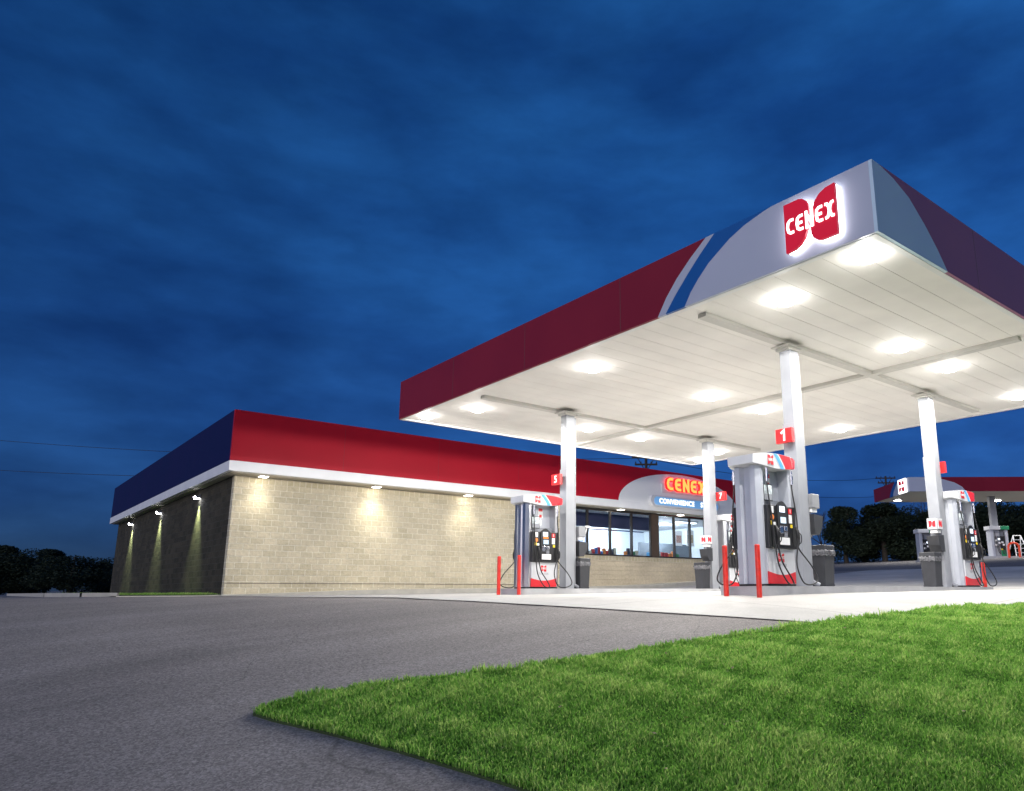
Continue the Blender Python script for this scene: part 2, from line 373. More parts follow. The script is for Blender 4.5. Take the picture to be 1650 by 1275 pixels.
# ------------------------------------------------------------------ terrain
CAM = Vector((-8.591, -4.361, .028)); YAW = R(49.879)
FW = (math.cos(YAW), math.sin(YAW)); RT = (FW[1], -FW[0])
GXA = [-60, -3, 0, 10, 15, 20, 26, 38, 55, 80, 160, 500]; GXB = [-.15, -.02, -.01, .09, .22, .45, .78, 1.6, 2.62, 3.9, 6., 8.]
def ter(x, y):
    x = np.asarray(x, float); y = np.asarray(y, float)
    d = (x - CAM.x) * FW[0] + (y - CAM.y) * FW[1]
    t = np.clip((12.5 - d) / 9.5, 0, 1)
    return -1.3 * t ** 1.6 + np.interp(x, GXA, GXB) - .03
def tz(x, y): return float(ter(x, y))
def dl(d, l): return (CAM.x + d * FW[0] + l * RT[0], CAM.y + d * FW[1] + l * RT[1])

xs = np.concatenate([np.linspace(-450, -60, 12)[:-1], np.arange(-60, -20, 4), np.arange(-20, 34, .75), np.arange(34, 100, 3), np.linspace(100, 600, 14)])
ys = np.concatenate([np.linspace(-450, -60, 12)[:-1], np.arange(-60, -20, 4), np.arange(-20, 34, .75), np.arange(34, 100, 3), np.linspace(100, 600, 14)])
gv = [(x, y, tz(x, y) - .004) for y in ys for x in xs]; nx = len(xs)
g = MB().add(gv, [(j * nx + i, j * nx + i + 1, (j + 1) * nx + i + 1, (j + 1) * nx + i) for j in range(len(ys) - 1) for i in range(nx - 1)], 0, True)
tag(g.build('ground', 'asphalt'), kind='structure')

def inside(p, poly):
    c = False; n = len(poly)
    for i in range(n):
        (x1, y1), (x2, y2) = poly[i], poly[i - 1]
        if (y1 > p[1]) != (y2 > p[1]) and p[0] < (x2 - x1) * (p[1] - y1) / (y2 - y1) + x1: c = not c
    return c
def sheet(name, poly, step, dz, m, parent=None, thick=0.):
    pts = []
    for i in range(len(poly)):
        a, b = Vector(poly[i]), Vector(poly[(i + 1) % len(poly)]); k = max(1, int((b - a).length / step))
        pts += [a.lerp(b, j / k) for j in range(k)]
    nb = len(pts); edges = [(i, (i + 1) % nb) for i in range(nb)]
    x0, x1 = min(p[0] for p in poly), max(p[0] for p in poly); y0, y1 = min(p[1] for p in poly), max(p[1] for p in poly)
    for x in np.arange(x0 + step / 2, x1, step):
        for y in np.arange(y0 + step / 2, y1, step):
            if inside((x, y), poly): pts.append(Vector((x, y)))
    V, E_, F_, *_ = delaunay_2d_cdt([Vector((p[0], p[1])) for p in pts], edges, [], 1, 1e-5)
    mb = MB()
    vs = [(p.x, p.y, tz(p.x, p.y) + dz) for p in V]
    fs = []
    for f in F_:
        a, b, c = (V[i] for i in f[:3])
        fs.append(list(f) if (b - a).cross(c - a) > 0 else list(f)[::-1])
    mb.add(vs, fs, 0, True)
    if thick > 0:
        for i in range(nb):
            a, b = pts[i], pts[(i + 1) % nb]
            za, zb = tz(*a) + dz, tz(*b) + dz
            mb.add([(a.x, a.y, za), (b.x, b.y, zb), (b.x, b.y, zb - thick), (a.x, a.y, za - thick)], [(0, 1, 2, 3)], 0)
    return mb.build(name, m, parent)

tag(sheet('concrete_apron', [(-.3, -1.6), (-.94, .8), (-1.75, 2.7), (-2.4, 4.4), (-3.0, 6.4), (-3.25, 10), (-3.4, 19.4), (26.5, 19.4), (33.5, 19.4), (33.5, -8), (14, -4), (8, -2.6), (2, -1.8)], .7, .006, 'concrete'), kind='structure')
tag(sheet('rear_road', [(33.6, -14), (33.6, 60), (150, 60), (150, -60), (60, -60), (36, -16)], 3., .004, 'farasphalt'), kind='structure')
# weed-grown seam along the front of the apron
sm = MB(); E0 = [(-.94, .8), (-1.75, 2.7), (-2.4, 4.4), (-3.0, 6.4), (-3.25, 10), (-3.4, 19.4)]
for i in range(len(E0) - 1):
    a, b = Vector(E0[i]), Vector(E0[i + 1])
    for k in range(24):
        p, q = a.lerp(b, k / 24), a.lerp(b, (k + 1) / 24); w = .004 + .014 * rnd.random()
        sm.add([(p.x - w, p.y, tz(*p) + .008), (p.x + .01, p.y, tz(*p) + .008), (q.x + .01, q.y, tz(*q) + .008), (q.x - w, q.y, tz(*q) + .008)], [(0, 1, 2, 3)])
tag(sm.build('pavement_seam', 'trimline'), kind='structure')

LAWN = [(30, -7), (14, -2.7), (8, -1.75), (4, -.95), (2.18, -.42), (1.56, -.02), (.68, .24), (-.21, .43), (-.8, .56), (-1.8, .70), (-2.74, .84), (-3.68, 1.0), (-4.33, 1.12), (-4.8, 1.18),
        (-5.24, 1.34), (-5.91, 1.54), (-6.46, 1.65), (-6.72, 1.63), (-6.82, 1.53), (-6.75, 1.3), (-6.54, .79), (-6.32, .23), (-6.17, -.22), (-6.0, -.75), (-5.75, -1.7), (-5.4, -3.2), (-4.6, -6.5), (-3, -14), (30, -20)]
tag(sheet('lawn_soil', LAWN, .45, .012, 'soil', thick=.03), kind='structure')

def grass(name, poly, boxr, density, hgt, keep, seed, mname='blades', label=None, lod=None):
    rs = np.random.default_rng(seed)
    x0, x1, y0, y1 = boxr; n = int((x1 - x0) * (y1 - y0) * density)
    P = np.stack([rs.uniform(x0, x1, n), rs.uniform(y0, y1, n)], 1)
    ins = np.zeros(n, bool); A = np.array(poly)
    for i in range(len(A)):
        a, b = A[i], A[i - 1]
        c = (a[1] > P[:, 1]) != (b[1] > P[:, 1])
        with np.errstate(divide='ignore', invalid='ignore'):
            xx = (b[0] - a[0]) * (P[:, 1] - a[1]) / (b[1] - a[1]) + a[0]
        ins ^= c & (P[:, 0] < xx)
    ins &= keep(P)
    P = P[ins]
    d = (P[:, 0] - CAM.x) * FW[0] + (P[:, 1] - CAM.y) * FW[1]
    if lod is not None: P = P[rs.uniform(0, 1, len(P)) < lod(d)]
    d = (P[:, 0] - CAM.x) * FW[0] + (P[:, 1] - CAM.y) * FW[1]
    n = len(P)
    ph = np.zeros(n)                                    # patchiness
    for k in range(9):
        fx, fy, p = rs.normal(0, 2.2 + k * .8), rs.normal(0, 2.2 + k * .8), rs.uniform(0, 6.28)
        ph += np.sin(P[:, 0] * fx + P[:, 1] * fy + p) / 3
    ph2 = np.zeros(n)
    for k in range(8):
        fx, fy, p = rs.normal(0, 13.), rs.normal(0, 13.), rs.uniform(0, 6.28)
        ph2 += np.sin(P[:, 0] * fx + P[:, 1] * fy + p) / 3
    z = ter(P[:, 0], P[:, 1]) + .008
    h = hgt * rs.uniform(.55, 1.35, n) * (1 + .16 * ph + .25 * ph2); w = np.clip(.0022 + .00045 * d, .003, .009) * rs.uniform(.7, 1.3, n)
    an = rs.uniform(0, 6.283, n); le = rs.uniform(.1, .95, n) * h; la = an + rs.normal(0, .9, n) + 1.57
    dx, dy = np.cos(an) * w, np.sin(an) * w; lx, ly = np.cos(la) * le, np.sin(la) * le
    V = np.empty((n, 5, 3), np.float32)
    V[:, 0] = np.stack([P[:, 0] - dx, P[:, 1] - dy, z], 1); V[:, 1] = np.stack([P[:, 0] + dx, P[:, 1] + dy, z], 1)
    V[:, 2] = np.stack([P[:, 0] - dx * .8 + lx * .35, P[:, 1] - dy * .8 + ly * .35, z + h * .62], 1)
    V[:, 3] = np.stack([P[:, 0] + dx * .8 + lx * .35, P[:, 1] + dy * .8 + ly * .35, z + h * .62], 1)
    V[:, 4] = np.stack([P[:, 0] + lx, P[:, 1] + ly, z + h * (1.02 - .3 * (le / h) ** 2)], 1)
    base = (np.arange(n) * 5)[:, None]
    L = np.concatenate([base + np.array([[0, 1, 3, 2]]), base + np.array([[2, 3, 4]])], 1).astype(np.int32).ravel()
    me = bpy.data.meshes.new(name)
    me.vertices.add(n * 5); me.vertices.foreach_set('co', V.ravel())
    me.loops.add(len(L)); me.loops.foreach_set('vertex_index', L)
    st = (np.arange(n) * 7)[:, None] + np.array([[0, 4]]); me.polygons.add(n * 2)
    me.polygons.foreach_set('loop_start', st.astype(np.int32).ravel())
    me.update(calc_edges=True)
    tone = np.clip(.52 + .13 * ph2 + .09 * ph + rs.normal(0, .25, n), 0, 1)
    a = me.attributes.new('tone', 'FLOAT', 'POINT'); a.data.foreach_set('value', np.repeat(tone, 5).astype(np.float32))
    me.materials.append(M[mname])
    o = bpy.data.objects.new(name, me); col.objects.link(o)
    return tag(o, label, 'grass', kind='stuff')
def near(P):
    d = (P[:, 0] - CAM.x) * FW[0] + (P[:, 1] - CAM.y) * FW[1]; l = (P[:, 0] - CAM.x) * RT[0] + (P[:, 1] - CAM.y) * RT[1]
    return (d > 2.6) & (l < .64 * d + 1.6) & (l > -.6 * d - 1.)
grass('grass', LAWN, (-7, 8, -6, 1.8), 17000, .042, near, 3, label='bright green mown lawn sloping down to the asphalt in front of the pumps', lod=lambda d: np.clip(1.25 - .075 * d, .35, 1))
grass('grass', LAWN, (-7, 26, -17, 1.8), 1500, .055, lambda P: ~near(P), 9, label='rest of the mown lawn running on beside the road and the forecourt')
def edge(P):
    A = np.array(LAWN); keep = np.zeros(len(P), bool)
    for i in range(4, 17):
        a, b = A[i - 1], A[i]; ab = b - a; t = np.clip(((P - a) @ ab) / (ab @ ab), 0, 1); q = np.linalg.norm(P - (a + t[:, None] * ab), axis=1)
        keep |= q < .055 * (.4 + .6 * np.abs(np.sin(P[:, 0] * 9 + P[:, 1] * 7)))
    return keep
EDGE = [(-7.2, 2.0), (4, 1.4), (4, -1.2), (-5, -1.2), (-5.2, -4), (-6.3, -4)]
grass('grass', EDGE, (-7.2, 4, -4, 2), 5200, .06, edge, 21, label='ragged grass tufts creeping over the lawn edge onto the asphalt')
fl = MB()                                                # fallen leaves scattered in the lawn
for k in range(150):
    while True:
        d, l = rnd.uniform(3.2, 8.5), rnd.uniform(-3, 5.2); x, y = dl(d, l)
        if inside((x, y), LAWN): break
    a = rnd.random() * 6.28; s = rnd.uniform(.008, .02); z = tz(x, y) + rnd.uniform(.05, .085)
    u = Vector((math.cos(a), math.sin(a), rnd.uniform(-.4, .4))) * s; v = Vector((-math.sin(a), math.cos(a), rnd.uniform(-.4, .4))) * s * .6; c = Vector((x, y, z))
    fl.add([c - u, c - v * .9, c + u, c + v], [(0, 1, 2, 3)])
tag(fl.build('fallen_leaves', 'dryleaf'), 'small dry fallen leaves scattered over the green lawn', 'leaves', kind='stuff')

# sidewalk and kerb along the shop
def slab(name, poly_line_front, back_y, top, m):
    mb = MB(); n = len(poly_line_front)
    for i in range(n - 1):
        (xa, ya), (xb, yb) = poly_line_front[i], poly_line_front[i + 1]
        za, zb = tz(xa, ya), tz(xb, yb); ta, tb = top(xa), top(xb)
        mb.add([(xa, ya, za + ta), (xb, yb, zb + tb), (xb, back_y, zb + tb), (xa, back_y, za + ta)], [(0, 1, 2, 3)], 0)
        mb.add([(xa, ya, za - .05), (xb, yb, zb - .05), (xb, yb, zb + tb), (xa, ya, za + ta)], [(0, 1, 2, 3)], 0)
    return tag(mb.build(name, m), kind='structure')
def wtop(x): return .02 + .13 * min(1, max(0, (x + 2.6) / 4.5))
slab('sidewalk', [(x, 19.75) for x in np.arange(-5.2, 26, .8)], 21.32, wtop, 'walkcon')
slab('kerb', [(x, 19.58) for x in np.arange(-2.6, 26, .8)], 19.746, lambda x: wtop(x) + .004, 'kerb')
GS = [(-2.12, 21.4), (-2.12, 44), (-6.3, 44), (-6.3, 23.5), (-5.6, 21.9), (-4.9, 21.4)]
tag(sheet('side_lawn_soil', GS, .6, .05, 'soil', thick=.1), kind='structure')
grass('side_grass', GS, (-6.4, -2, 21, 44), 900, .07, lambda P: P[:, 0] < 99, 5, label='strip of dark grass beside the dark side wall of the shop')
kb = MB()
KP = [(-2.4, 21.33), (-4.9, 21.33), (-5.7, 21.85), (-6.42, 23.4), (-6.42, 44)]
for i in range(1, len(KP) - 1):
    a, b = Vector(KP[i]), Vector(KP[i + 1]); t = (b - a).normalized(); nn = Vector((t.y, -t.x)) * -.12
    kb.add([(*a, tz(*a) + .11), (*b, tz(*b) + .11), (*(b + nn), tz(*b) + .11), (*(a + nn), tz(*a) + .11), (*a, tz(*a) - .05), (*b, tz(*b) - .05), (*(b + nn), tz(*b) - .05), (*(a + nn), tz(*a) - .05)],
           [(0, 1, 2, 3), (0, 4, 5, 1), (2, 6, 7, 3)], 0)
tag(kb.build('side_kerb', 'kerb'), kind='structure')

# ------------------------------------------------------------------ main canopy
ZB, ZT, CW, CL = 4.6, 5.64, 11.65, 13.75
cx1, cx2, cy1, cy2 = 2.85, 8.24, 3.38, 10.08
canopy = empty('fuel_canopy', (CW / 2, CL / 2, 0), label='large flat fuel station canopy with white lit ceiling and maroon, blue and white edge', cat='canopy')
def P(mb, name, m, parent, off=(CW / 2, CL / 2, 0)):
    o = mb.build(name, m, parent); o.location = (-off[0], -off[1], -off[2]) if parent is canopy else (0, 0, 0); return o
INNER = [(3.345, 0), (3.20, .21), (3.03, .385), (2.80, .58), (2.61, .69), (2.36, .83), (2.07, .94), (1.70, 1.02), (1.55, 1.04)]
MIDL = [(3.78, 0), (3.56, .25), (3.27, .53), (2.99, .78), (2.66, 1.04)]
OUT = [(3.96, 0), (3.75, .29), (3.50, .55), (3.19, .80), (2.84, 1.04)]
fa = MB(); O = (0, 0, ZB); U = (0, 1, 0); V = (0, 0, 1); N = (-1, 0, 0)
fa.prism([(0, 0)] + INNER + [(0, 1.04)], O, U, V, N, .05, 0)
fa.prism(INNER + MIDL[::-1], O, U, V, N, .05, 1)
fa.prism(MIDL + OUT[::-1], O, U, V, N, .05, 0)
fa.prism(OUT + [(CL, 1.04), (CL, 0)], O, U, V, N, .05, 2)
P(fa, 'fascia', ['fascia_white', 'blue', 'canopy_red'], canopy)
RA = [(1.92, 0), (1.65, .28), (1.33, .55), (.92, .83), (.51, .97), (.12, 1.04)]
fb = MB(); U2 = (1, 0, 0); N2 = (0, -1, 0)
fb.prism([(-.05, 0)] + RA + [(-.05, 1.04)], O, U2, V, N2, .05, 0)
fb.prism(RA + [(CW, 1.04), (CW, 0)], O, U2, V, N2, .05, 1)
P(fb, 'fascia', ['skylit_white', 'skylit_red'], canopy)
P(MB().box(0, CW, CL, CL + .05, ZB, ZT), 'fascia', 'canopy_red', canopy)
P(MB().box(CW, CW + .05, -.05, CL + .05, ZB, ZT), 'fascia', 'canopy_red', canopy)
P(MB().box(.002, CW - .002, .002, CL - .002, ZT - .2, ZT - .1), 'roof', 'roofm', canopy)
tr = MB(); t_ = .09
tr.box(.0, t_, .0, CL, ZB - .006, ZB + .03); tr.box(CW - t_, CW, 0, CL, ZB - .006, ZB + .03)
tr.box(t_, CW - t_, 0, t_, ZB - .006, ZB + .03); tr.box(t_, CW - t_, CL - t_, CL, ZB - .006, ZB + .03)
P(tr, 'edge_trim', 'white', canopy)
for k in (4.9, 7.9, 10.9): P(MB().box(-.0515, -.049, k - .004, k + .004, ZB + .004, ZT - .004), 'panel_joint', 'trimline', canopy)
for k in (3.0, 6.0, 9.0): P(MB().box(k - .004, k + .004, -.0515, -.049, ZB + .004, ZT - .004), 'panel_joint', 'trimline', canopy)
# soffit pans run along X with open seams
so = MB(); y = t_; i = 0
while y < CL - t_ - .01:
    y2 = min(y + .405, CL - t_)
    dz = .0015 * ((i * 7) % 3)
    so.box(t_, CW - t_, y + .0035, y2 - .0035, ZB + .02 + dz * .3, ZB + .05)
    y = y2; i += 1
so.box(t_, CW - t_, t_, CL - t_, ZB + .051, ZB + .07)
sj = [3.1, 6.2, 9.0]
P(so, 'soffit', 'soffit', canopy)
bm_ = MB()
def beam(x0, x1, y0, y1): 
    b = MB().box(x0, x1, y0, y1, ZB - .055, ZB + .019); P(b, 'beam', 'beam', canopy)
beam(.42, 5.72, cy1 - .09, cy1 + .09); beam(5.92, 11.0, cy1 - .09, cy1 + .09)
beam(.42, 5.72, cy2 + .2 - .09, cy2 + .2 + .09); beam(5.92, 11.0, cy2 + .2 - .09, cy2 + .2 + .09)
beam(5.73, 5.91, .42, 13.3)
# columns
def column(x, y, side):
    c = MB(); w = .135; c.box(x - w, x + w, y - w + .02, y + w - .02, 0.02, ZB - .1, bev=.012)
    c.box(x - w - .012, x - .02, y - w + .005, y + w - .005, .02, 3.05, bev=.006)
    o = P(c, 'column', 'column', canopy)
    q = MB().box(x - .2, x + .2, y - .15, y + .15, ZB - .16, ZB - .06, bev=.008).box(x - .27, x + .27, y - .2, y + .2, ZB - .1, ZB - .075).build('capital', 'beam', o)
    d = MB().tube(smooth_path([(x + w + .035, y - .06, ZB - .2), (x + w + .035, y - .06, 1.), (x + w + .035, y - .06, .3), (x + w + .05, y - .08, .2), (x + w + .13, y - .16, .14)]), .04, 10).build('downspout', 'column', o)
for x in (cx1, cx2):
    for y in (cy1, cy2): column(x, y, 0)
# lamps
LX = [.96, 4.65, 6.7, 10.3]; LY = [2.1, 6.86, 11.4]
lamps = [(x, y, 1.) for x in LX for y in LY] + [(.5, .42, 1.15), (.33, 12.9, .5), (10.95, 12.8, .6), (11.1, .45, 1.)]
for (x, y, k) in lamps:
    b = MB().cyl((x, y, ZB - .02), (x, y, ZB + .018), .17, .17, 24)
    o = P(b, 'ceiling_light', 'white', canopy)
    l = MB(); n = 20
    vs = [(x + .215 * math.cos(a) * r, y + .215 * math.sin(a) * r, ZB + .012 - .11 * math.sqrt(max(0, 1 - r * r))) for r in (1, .92, .6) for a in [2 * math.pi * j / n for j in range(n)]] + [(x, y, ZB - .098)]
    l.add(vs, [(q * n + j, (q + 1) * n + j, (q + 1) * n + (j + 1) % n, q * n + (j + 1) % n) for q in range(2) for j in range(n)] + [(2 * n + j, 3 * n, 2 * n + (j + 1) % n) for j in range(n)], 0, True)
    l.build('lens', 'lens', o)
LP = 212.
def spot(x, y, z, power, ang=158, blend=.6, color=(1, .975, .93), rad=.12, rot=(0, 0, 0), name='lamp_beam'):
    d = bpy.data.lights.new(name, 'SPOT'); d.energy = power; d.spot_size = R(ang); d.spot_blend = blend; d.color = color; d.shadow_soft_size = rad
    o = bpy.data.objects.new(name, d); o.location = (x, y, z); o.rotation_euler = rot; col.objects.link(o)
def point(x, y, z, power, color=(1, .975, .93), rad=.1, name='lamp_fill'):
    d = bpy.data.lights.new(name, 'POINT'); d.energy = power; d.color = color; d.shadow_soft_size = rad
    o = bpy.data.objects.new(name, d); o.location = (x, y, z); col.objects.link(o)
for (x, y, k) in lamps:
    spot(x, y, ZB - (.21 if 11 < y < 12 else .15), LP * .95 * k, 179.8, .03, rad=.08, rot=(R(9) if 11 < y < 12 else 0, 0, 0))
    point(x, y, ZB - .26, LP * .014 * k, rad=.05)  # weak fill added below each lens to give the soffit a glow
# maker's line on fascia edge of the canopy
# lit emblem sign
sg = empty('emblem_sign', (-.1, .95, 5.19), label='backlit red two-leaf emblem with white letters CENEX near the canopy corner', cat='sign')
def at_sign(mb, name, m): 
    o = mb.build(name, m, sg); o.location = (.1, -.95, -5.19); return o
EO = (-.13, 1.262, 4.727); EU = (0, -1, 0); EN = (-1, 0, 0)
e = MB(); emblem(e, EO, EU, V, EN, .82, .746, .05); at_sign(e, 'emblem_face', 'emblem_red')
e = MB(); word(e, 'CENEX', (-.182, 1.235, 4.968), EU, V, EN, .785, .27, .006, 0, .25); at_sign(e, 'lettering', 'emblem_white')
e = MB(); cxm, czm = .4175, .38
for H in (HALF, HALF2):
    e.prism([((p[0] * .835 - cxm) * .97 + cxm, (p[1] * .76 - czm) * .97 + czm) for p in H], (-.125, 1.267, 4.722), EU, V, EN, -.045, 0)
e.box(-.125, -.08, .83, .87, 4.87, 5.36)
at_sign(e, 'backlight', 'halo')

# ------------------------------------------------------------------ shop building
XW, YW = -2.1, 21.3
store = empty('shop_building', (11.5, 21.3, 0), label='long low convenience store of tan block with a red band and white arch', cat='building')
def S(mb, name, m, parent=None, uv=(0, 0)):
    o = mb.build(name, m, parent or store, uv)
    if parent is None: o.location = (-11.5, -21.3, 0)
    return o
XR = 25.2
S(MB().box(XW, 12.0, YW, YW + .25, -.6, 3.57).box(12.0, 21.6, YW, YW + .25, -.6, .3), 'wall', 'block')
S(MB().box(12.002, 21.6, YW + .002, YW + .25, .302, 1.45), 'wall', 'sillblock')
S(MB().box(12.0, 21.6, YW - .006, YW + .25, 1.452, 1.66), 'sill_course', 'soldier', uv=(0, -1.66))
S(MB().box(21.602, XR, YW, YW + .25, -.6, 3.78), 'wall', 'block')
S(MB().box(XW, 11.998, YW - .004, YW + .25, 3.572, 3.79), 'top_course', 'soldier', uv=(0, -3.575))
S(MB().box(XW + .004, 12, YW - .012, YW - .001, .335, .355), 'base_flashing', 'trimline')
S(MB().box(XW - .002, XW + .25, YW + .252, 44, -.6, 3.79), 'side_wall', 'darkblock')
S(MB().box(XW + .26, XR, 43.7, 44, -.6, 3.79).box(XR - .3, XR, YW + .26, 43.69, -.6, 3.79), 'rear_wall', 'darkblock')
FY, FX = 20.6, -2.46; FT = 5.82
arc = [(18.45 + 4.28 * math.cos(a), 4.16 + 1.56 * math.sin(a)) for a in [math.pi - math.pi * i / 40 for i in range(41)]]
f = MB()
f.prism([(FX, 4.16)] + arc[:1] + arc[:21] + [(18.45, FT), (FX, FT)], (0, FY + .1, 0), (1, 0, 0), V, (0, -1, 0), .1, 0)
f.prism([(18.45, FT)] + arc[20:] + [(XR + .4, 4.16), (XR + .4, FT)], (0, FY + .1, 0), (1, 0, 0), V, (0, -1, 0), .1, 0)
f.prism(arc, (0, FY + .1, 0), (1, 0, 0), V, (0, -1, 0), .098, 1)
S(f, 'front_fascia', ['red', 'arch_white'])
S(MB().box(FX, FX + .1, FY + .102, 44.4, 4.16, FT), 'side_fascia', 'side_blue')
S(MB().box(XR + .3, XR + .4, FY + .102, 44.4, 4.16, FT), 'side_fascia', 'red')
S(MB().box(FX + .1, XR + .3, 44.3, 44.4, 4.16, FT), 'rear_fascia', 'red')
S(MB().box(FX - .02, 2.2, FY - .02, FY + .1, 3.83, 4.157).box(2.206, 10.4, FY - .02, FY + .1, 3.83, 4.157).box(10.406, XR + .42, FY - .02, FY + .1, 3.83, 4.157).box(FX - .02, FX + .1, FY + .102, 44.42, 3.83, 4.157), 'trim_band', 'white')
S(MB().box(FX + .1, XR + .4, FY + .1, YW + .02, 3.80, 3.83).box(FX + .1, XW + .02, YW + .022, 44.3, 3.8, 3.83), 'eave_soffit', mat('eave_soffit_panel', (.42, .38, .31), .6, var=.06, scale=2))
S(MB().box(FX + .1, XR + .3, FY + .1, 44.3, 4.9, 5.0), 'roof', 'roofm')
redjoint = mat('red_joint', (.25, .012, .018), .5)
for k in (1.2, 4.9, 8.6, 12.3, 24.2): S(MB().box(k - .006, k + .006, FY - .0015, FY + .001, 4.165, FT - .005), 'panel_joint', redjoint)
SL = [(-1.31, .9), (2.62, 1.5), (6.45, .95), (10.4, .8), (14.62, .9), (18.67, .9), (22.5, .9)]
for x, k in SL:
    o = S(MB().box(x - .15, x + .15, FY + .2, FY + .5, 3.775, 3.80, bev=.005), 'soffit_light', 'white')
    MB().box(x - .12, x + .12, FY + .23, FY + .47, 3.765, 3.774).build('lens', 'slens', o)
    spot(x, FY + .26, 3.75, 78 * k, 112, 1., (1, .93, .74), .12)
for y in (25.68, 32.49, 39.3):
    o = S(MB().prism([(0, 0), (.16, -.02), (.2, .06), (.02, .14)], (XW - .002, y - .16, 3.46), (-1, 0, 0), (0, 0, 1), (0, 1, 0), .32), 'wall_light', 'boxgrey')
    MB().prism([(.03, -.006), (.17, -.026), (.17, -.034), (.03, -.014)], (XW - .002, y - .12, 3.46), (-1, 0, 0), (0, 0, 1), (0, 1, 0), .24).prism([(.162, -.02), (.202, .06), (.21, .06), (.17, -.02)], (XW - .002, y - .14, 3.46), (-1, 0, 0), (0, 0, 1), (0, 1, 0), .28).build('lens', 'wlens', o)
    spot(XW - .15, y, 3.38, 380, 66, .9, (.84, 1., .5), .05, rot=(0, R(-3), 0))
# shop windows: bays between mullions
mull = [12.06, 12.95, 14.33, 15.70, 16.98]; mull2 = [17.46, 18.62, 19.78, 20.95, 21.55]
for ms in (mull, mull2):
    for a, b in zip(ms[:-1], ms[1:]):
        w = MB(); z0, z1 = 1.67, 3.76
        w.box(a, a + .045, YW + .04, YW + .16, z0, z1).box(b - .045, b, YW + .04, YW + .16, z0, z1).box(a + .045, b - .045, YW + .04, YW + .16, z0, z0 + .06).box(a + .045, b - .045, YW + .04, YW + .16, z1 - .06, z1)
        o = S(w, 'window', 'frame')
        MB().box(a + .045, b - .045, YW + .09, YW + .1, z0 + .06, z1 - .06).build('pane', 'glass', o)
S(MB().box(16.99, 17.45, YW + .02, YW + .2, 1.67, 3.78), 'window_post', mat('brown_post', (.075, .05, .035), .6, var=.1))
S(MB().box(12.0, 21.6, YW - .03, YW + .2, 1.662, 1.669).box(12.0, 12.058, YW + .02, YW + .2, 1.67, 3.78).box(21.55, 21.6, YW + .02, YW + .2, 1.67, 3.78), 'window_sill', 'frame')
# shop interior
S(MB().box(9, 24.5, 29.5, 29.6, .3, 3.7).box(9, 9.1, YW + .3, 29.49, .3, 3.7).box(24.4, 24.5, YW + .3, 29.49, .3, 3.75), 'interior_wall', 'roomwhite')
S(MB().box(9.1, 24.4, YW + .3, 29.49, .3, .36), 'interior_floor', 'roomfloor')
S(MB().box(9.1, 24.4, YW + .3, 29.49, 3.76, 3.79), 'interior_ceiling', mat('ceiling_tile', (.55, .58, .62), .8, var=.05, scale=3))
S(MB().box(10.5, 18.25, 22.7, 22.85, 3.10, 3.75), 'bulkhead', 'roomdark')
S(MB().box(20.3, 24.39, 25.6, 25.75, .36, 2.75), 'partition', mat('partition_grey', (.13, .15, .17), .6, var=.1))
for i, (x, y) in enumerate([(11.6, 23.2), (13.9, 24.6), (15.6, 23.0), (18.6, 23.6), (20.2, 25.2), (21.3, 23.0), (13., 27.8), (16, 28), (19.5, 28.5)]):
    o = S(MB().box(x - .75, x + .75, y - .14, y + .14, 3.70, 3.755), 'tube_light', 'white'); MB().box(x - .72, x + .72, y - .11, y + .11, 3.69, 3.699).build('tube', 'tube', o)
for (x, y, p) in [(12.5, 24.4, 75), (15.2, 25.6, 85), (18.8, 24.6, 85), (21.6, 25.0, 95), (17.5, 27.6, 95), (21, 28.2, 90)]:
    point(x, y, 3.2, p, (.88, .95, 1.), .25, 'tube_glow')
prodm = [mat('pack_%s' % n, c, .5, var=.25, scale=9) for n, c in dict(red=(.5, .05, .04), blue=(.06, .16, .4), orange=(.7, .25, .05), cream=(.6, .55, .4), dark=(.04, .04, .05), green=(.08, .25, .1)).items()]
def shelf(x, y, w, label, n, seed):
    r = random.Random(seed); t = empty('display_shelf', (x, y, .36), label=label, cat='shelf', group='display shelves behind the shop windows')
    MB().box(-w / 2, w / 2, -.2, .2, 0, .08).box(-w / 2, w / 2, -.02, .02, .08, 1.42).box(-w / 2, w / 2, -.2, .2, .5, .53).box(-w / 2, w / 2, -.2, .2, .95, .98).box(-w / 2, w / 2, -.2, .2, 1.40, 1.43).build('rack', 'shelfmat', t)
    for k in range(n):
        q = -w / 2 + (k + .5) * w / n; h = r.uniform(.12, .34); ww = w / n * r.uniform(.3, .46)
        MB().box(q - ww, q + ww, -.17, -.03, 1.431, 1.431 + h, bev=.02).build('goods', r.choice(prodm), t)
shelf(13.7, 22.3, 1.1, 'display shelf with packaged goods behind the leftmost wide shop window', 6, 1)
shelf(15.0, 22.5, 1.2, 'display shelf with assorted goods behind the third shop window pane', 7, 2)
shelf(16.4, 22.3, .9, 'display shelf with bottles and flowers beside the brown window post', 5, 3)
shelf(19.3, 22.6, 1.6, 'low shelf of goods behind the dark panes right of the brown post', 6, 4)
def poster(x, y, z, w, h, c, label):
    o = MB().box(x - w / 2, x + w / 2, y - .02, y, z - h / 2, z + h / 2, 0).box(x - w * .36, x + w * .36, y - .024, y - .021, z - h * .3, z + h * .2, 1).build('poster', ['sticker', mat('poster_art', c, .5, var=.55, scale=14)])
    tag(o, label, 'poster', 'posters inside the shop')
poster(21.95, 24.2, 2.95, .56, .82, (.5, .3, .25), 'tall white food poster hanging behind the second pane right of the post')
poster(22.9, 24.2, 3.0, .62, .9, (.45, .34, .2), 'brown food poster hanging beside the tall white poster')
poster(19.3, 29.44, 3.1, 1.2, .6, (.35, .4, .55), 'wide pale notice on the white back wall of the shop')
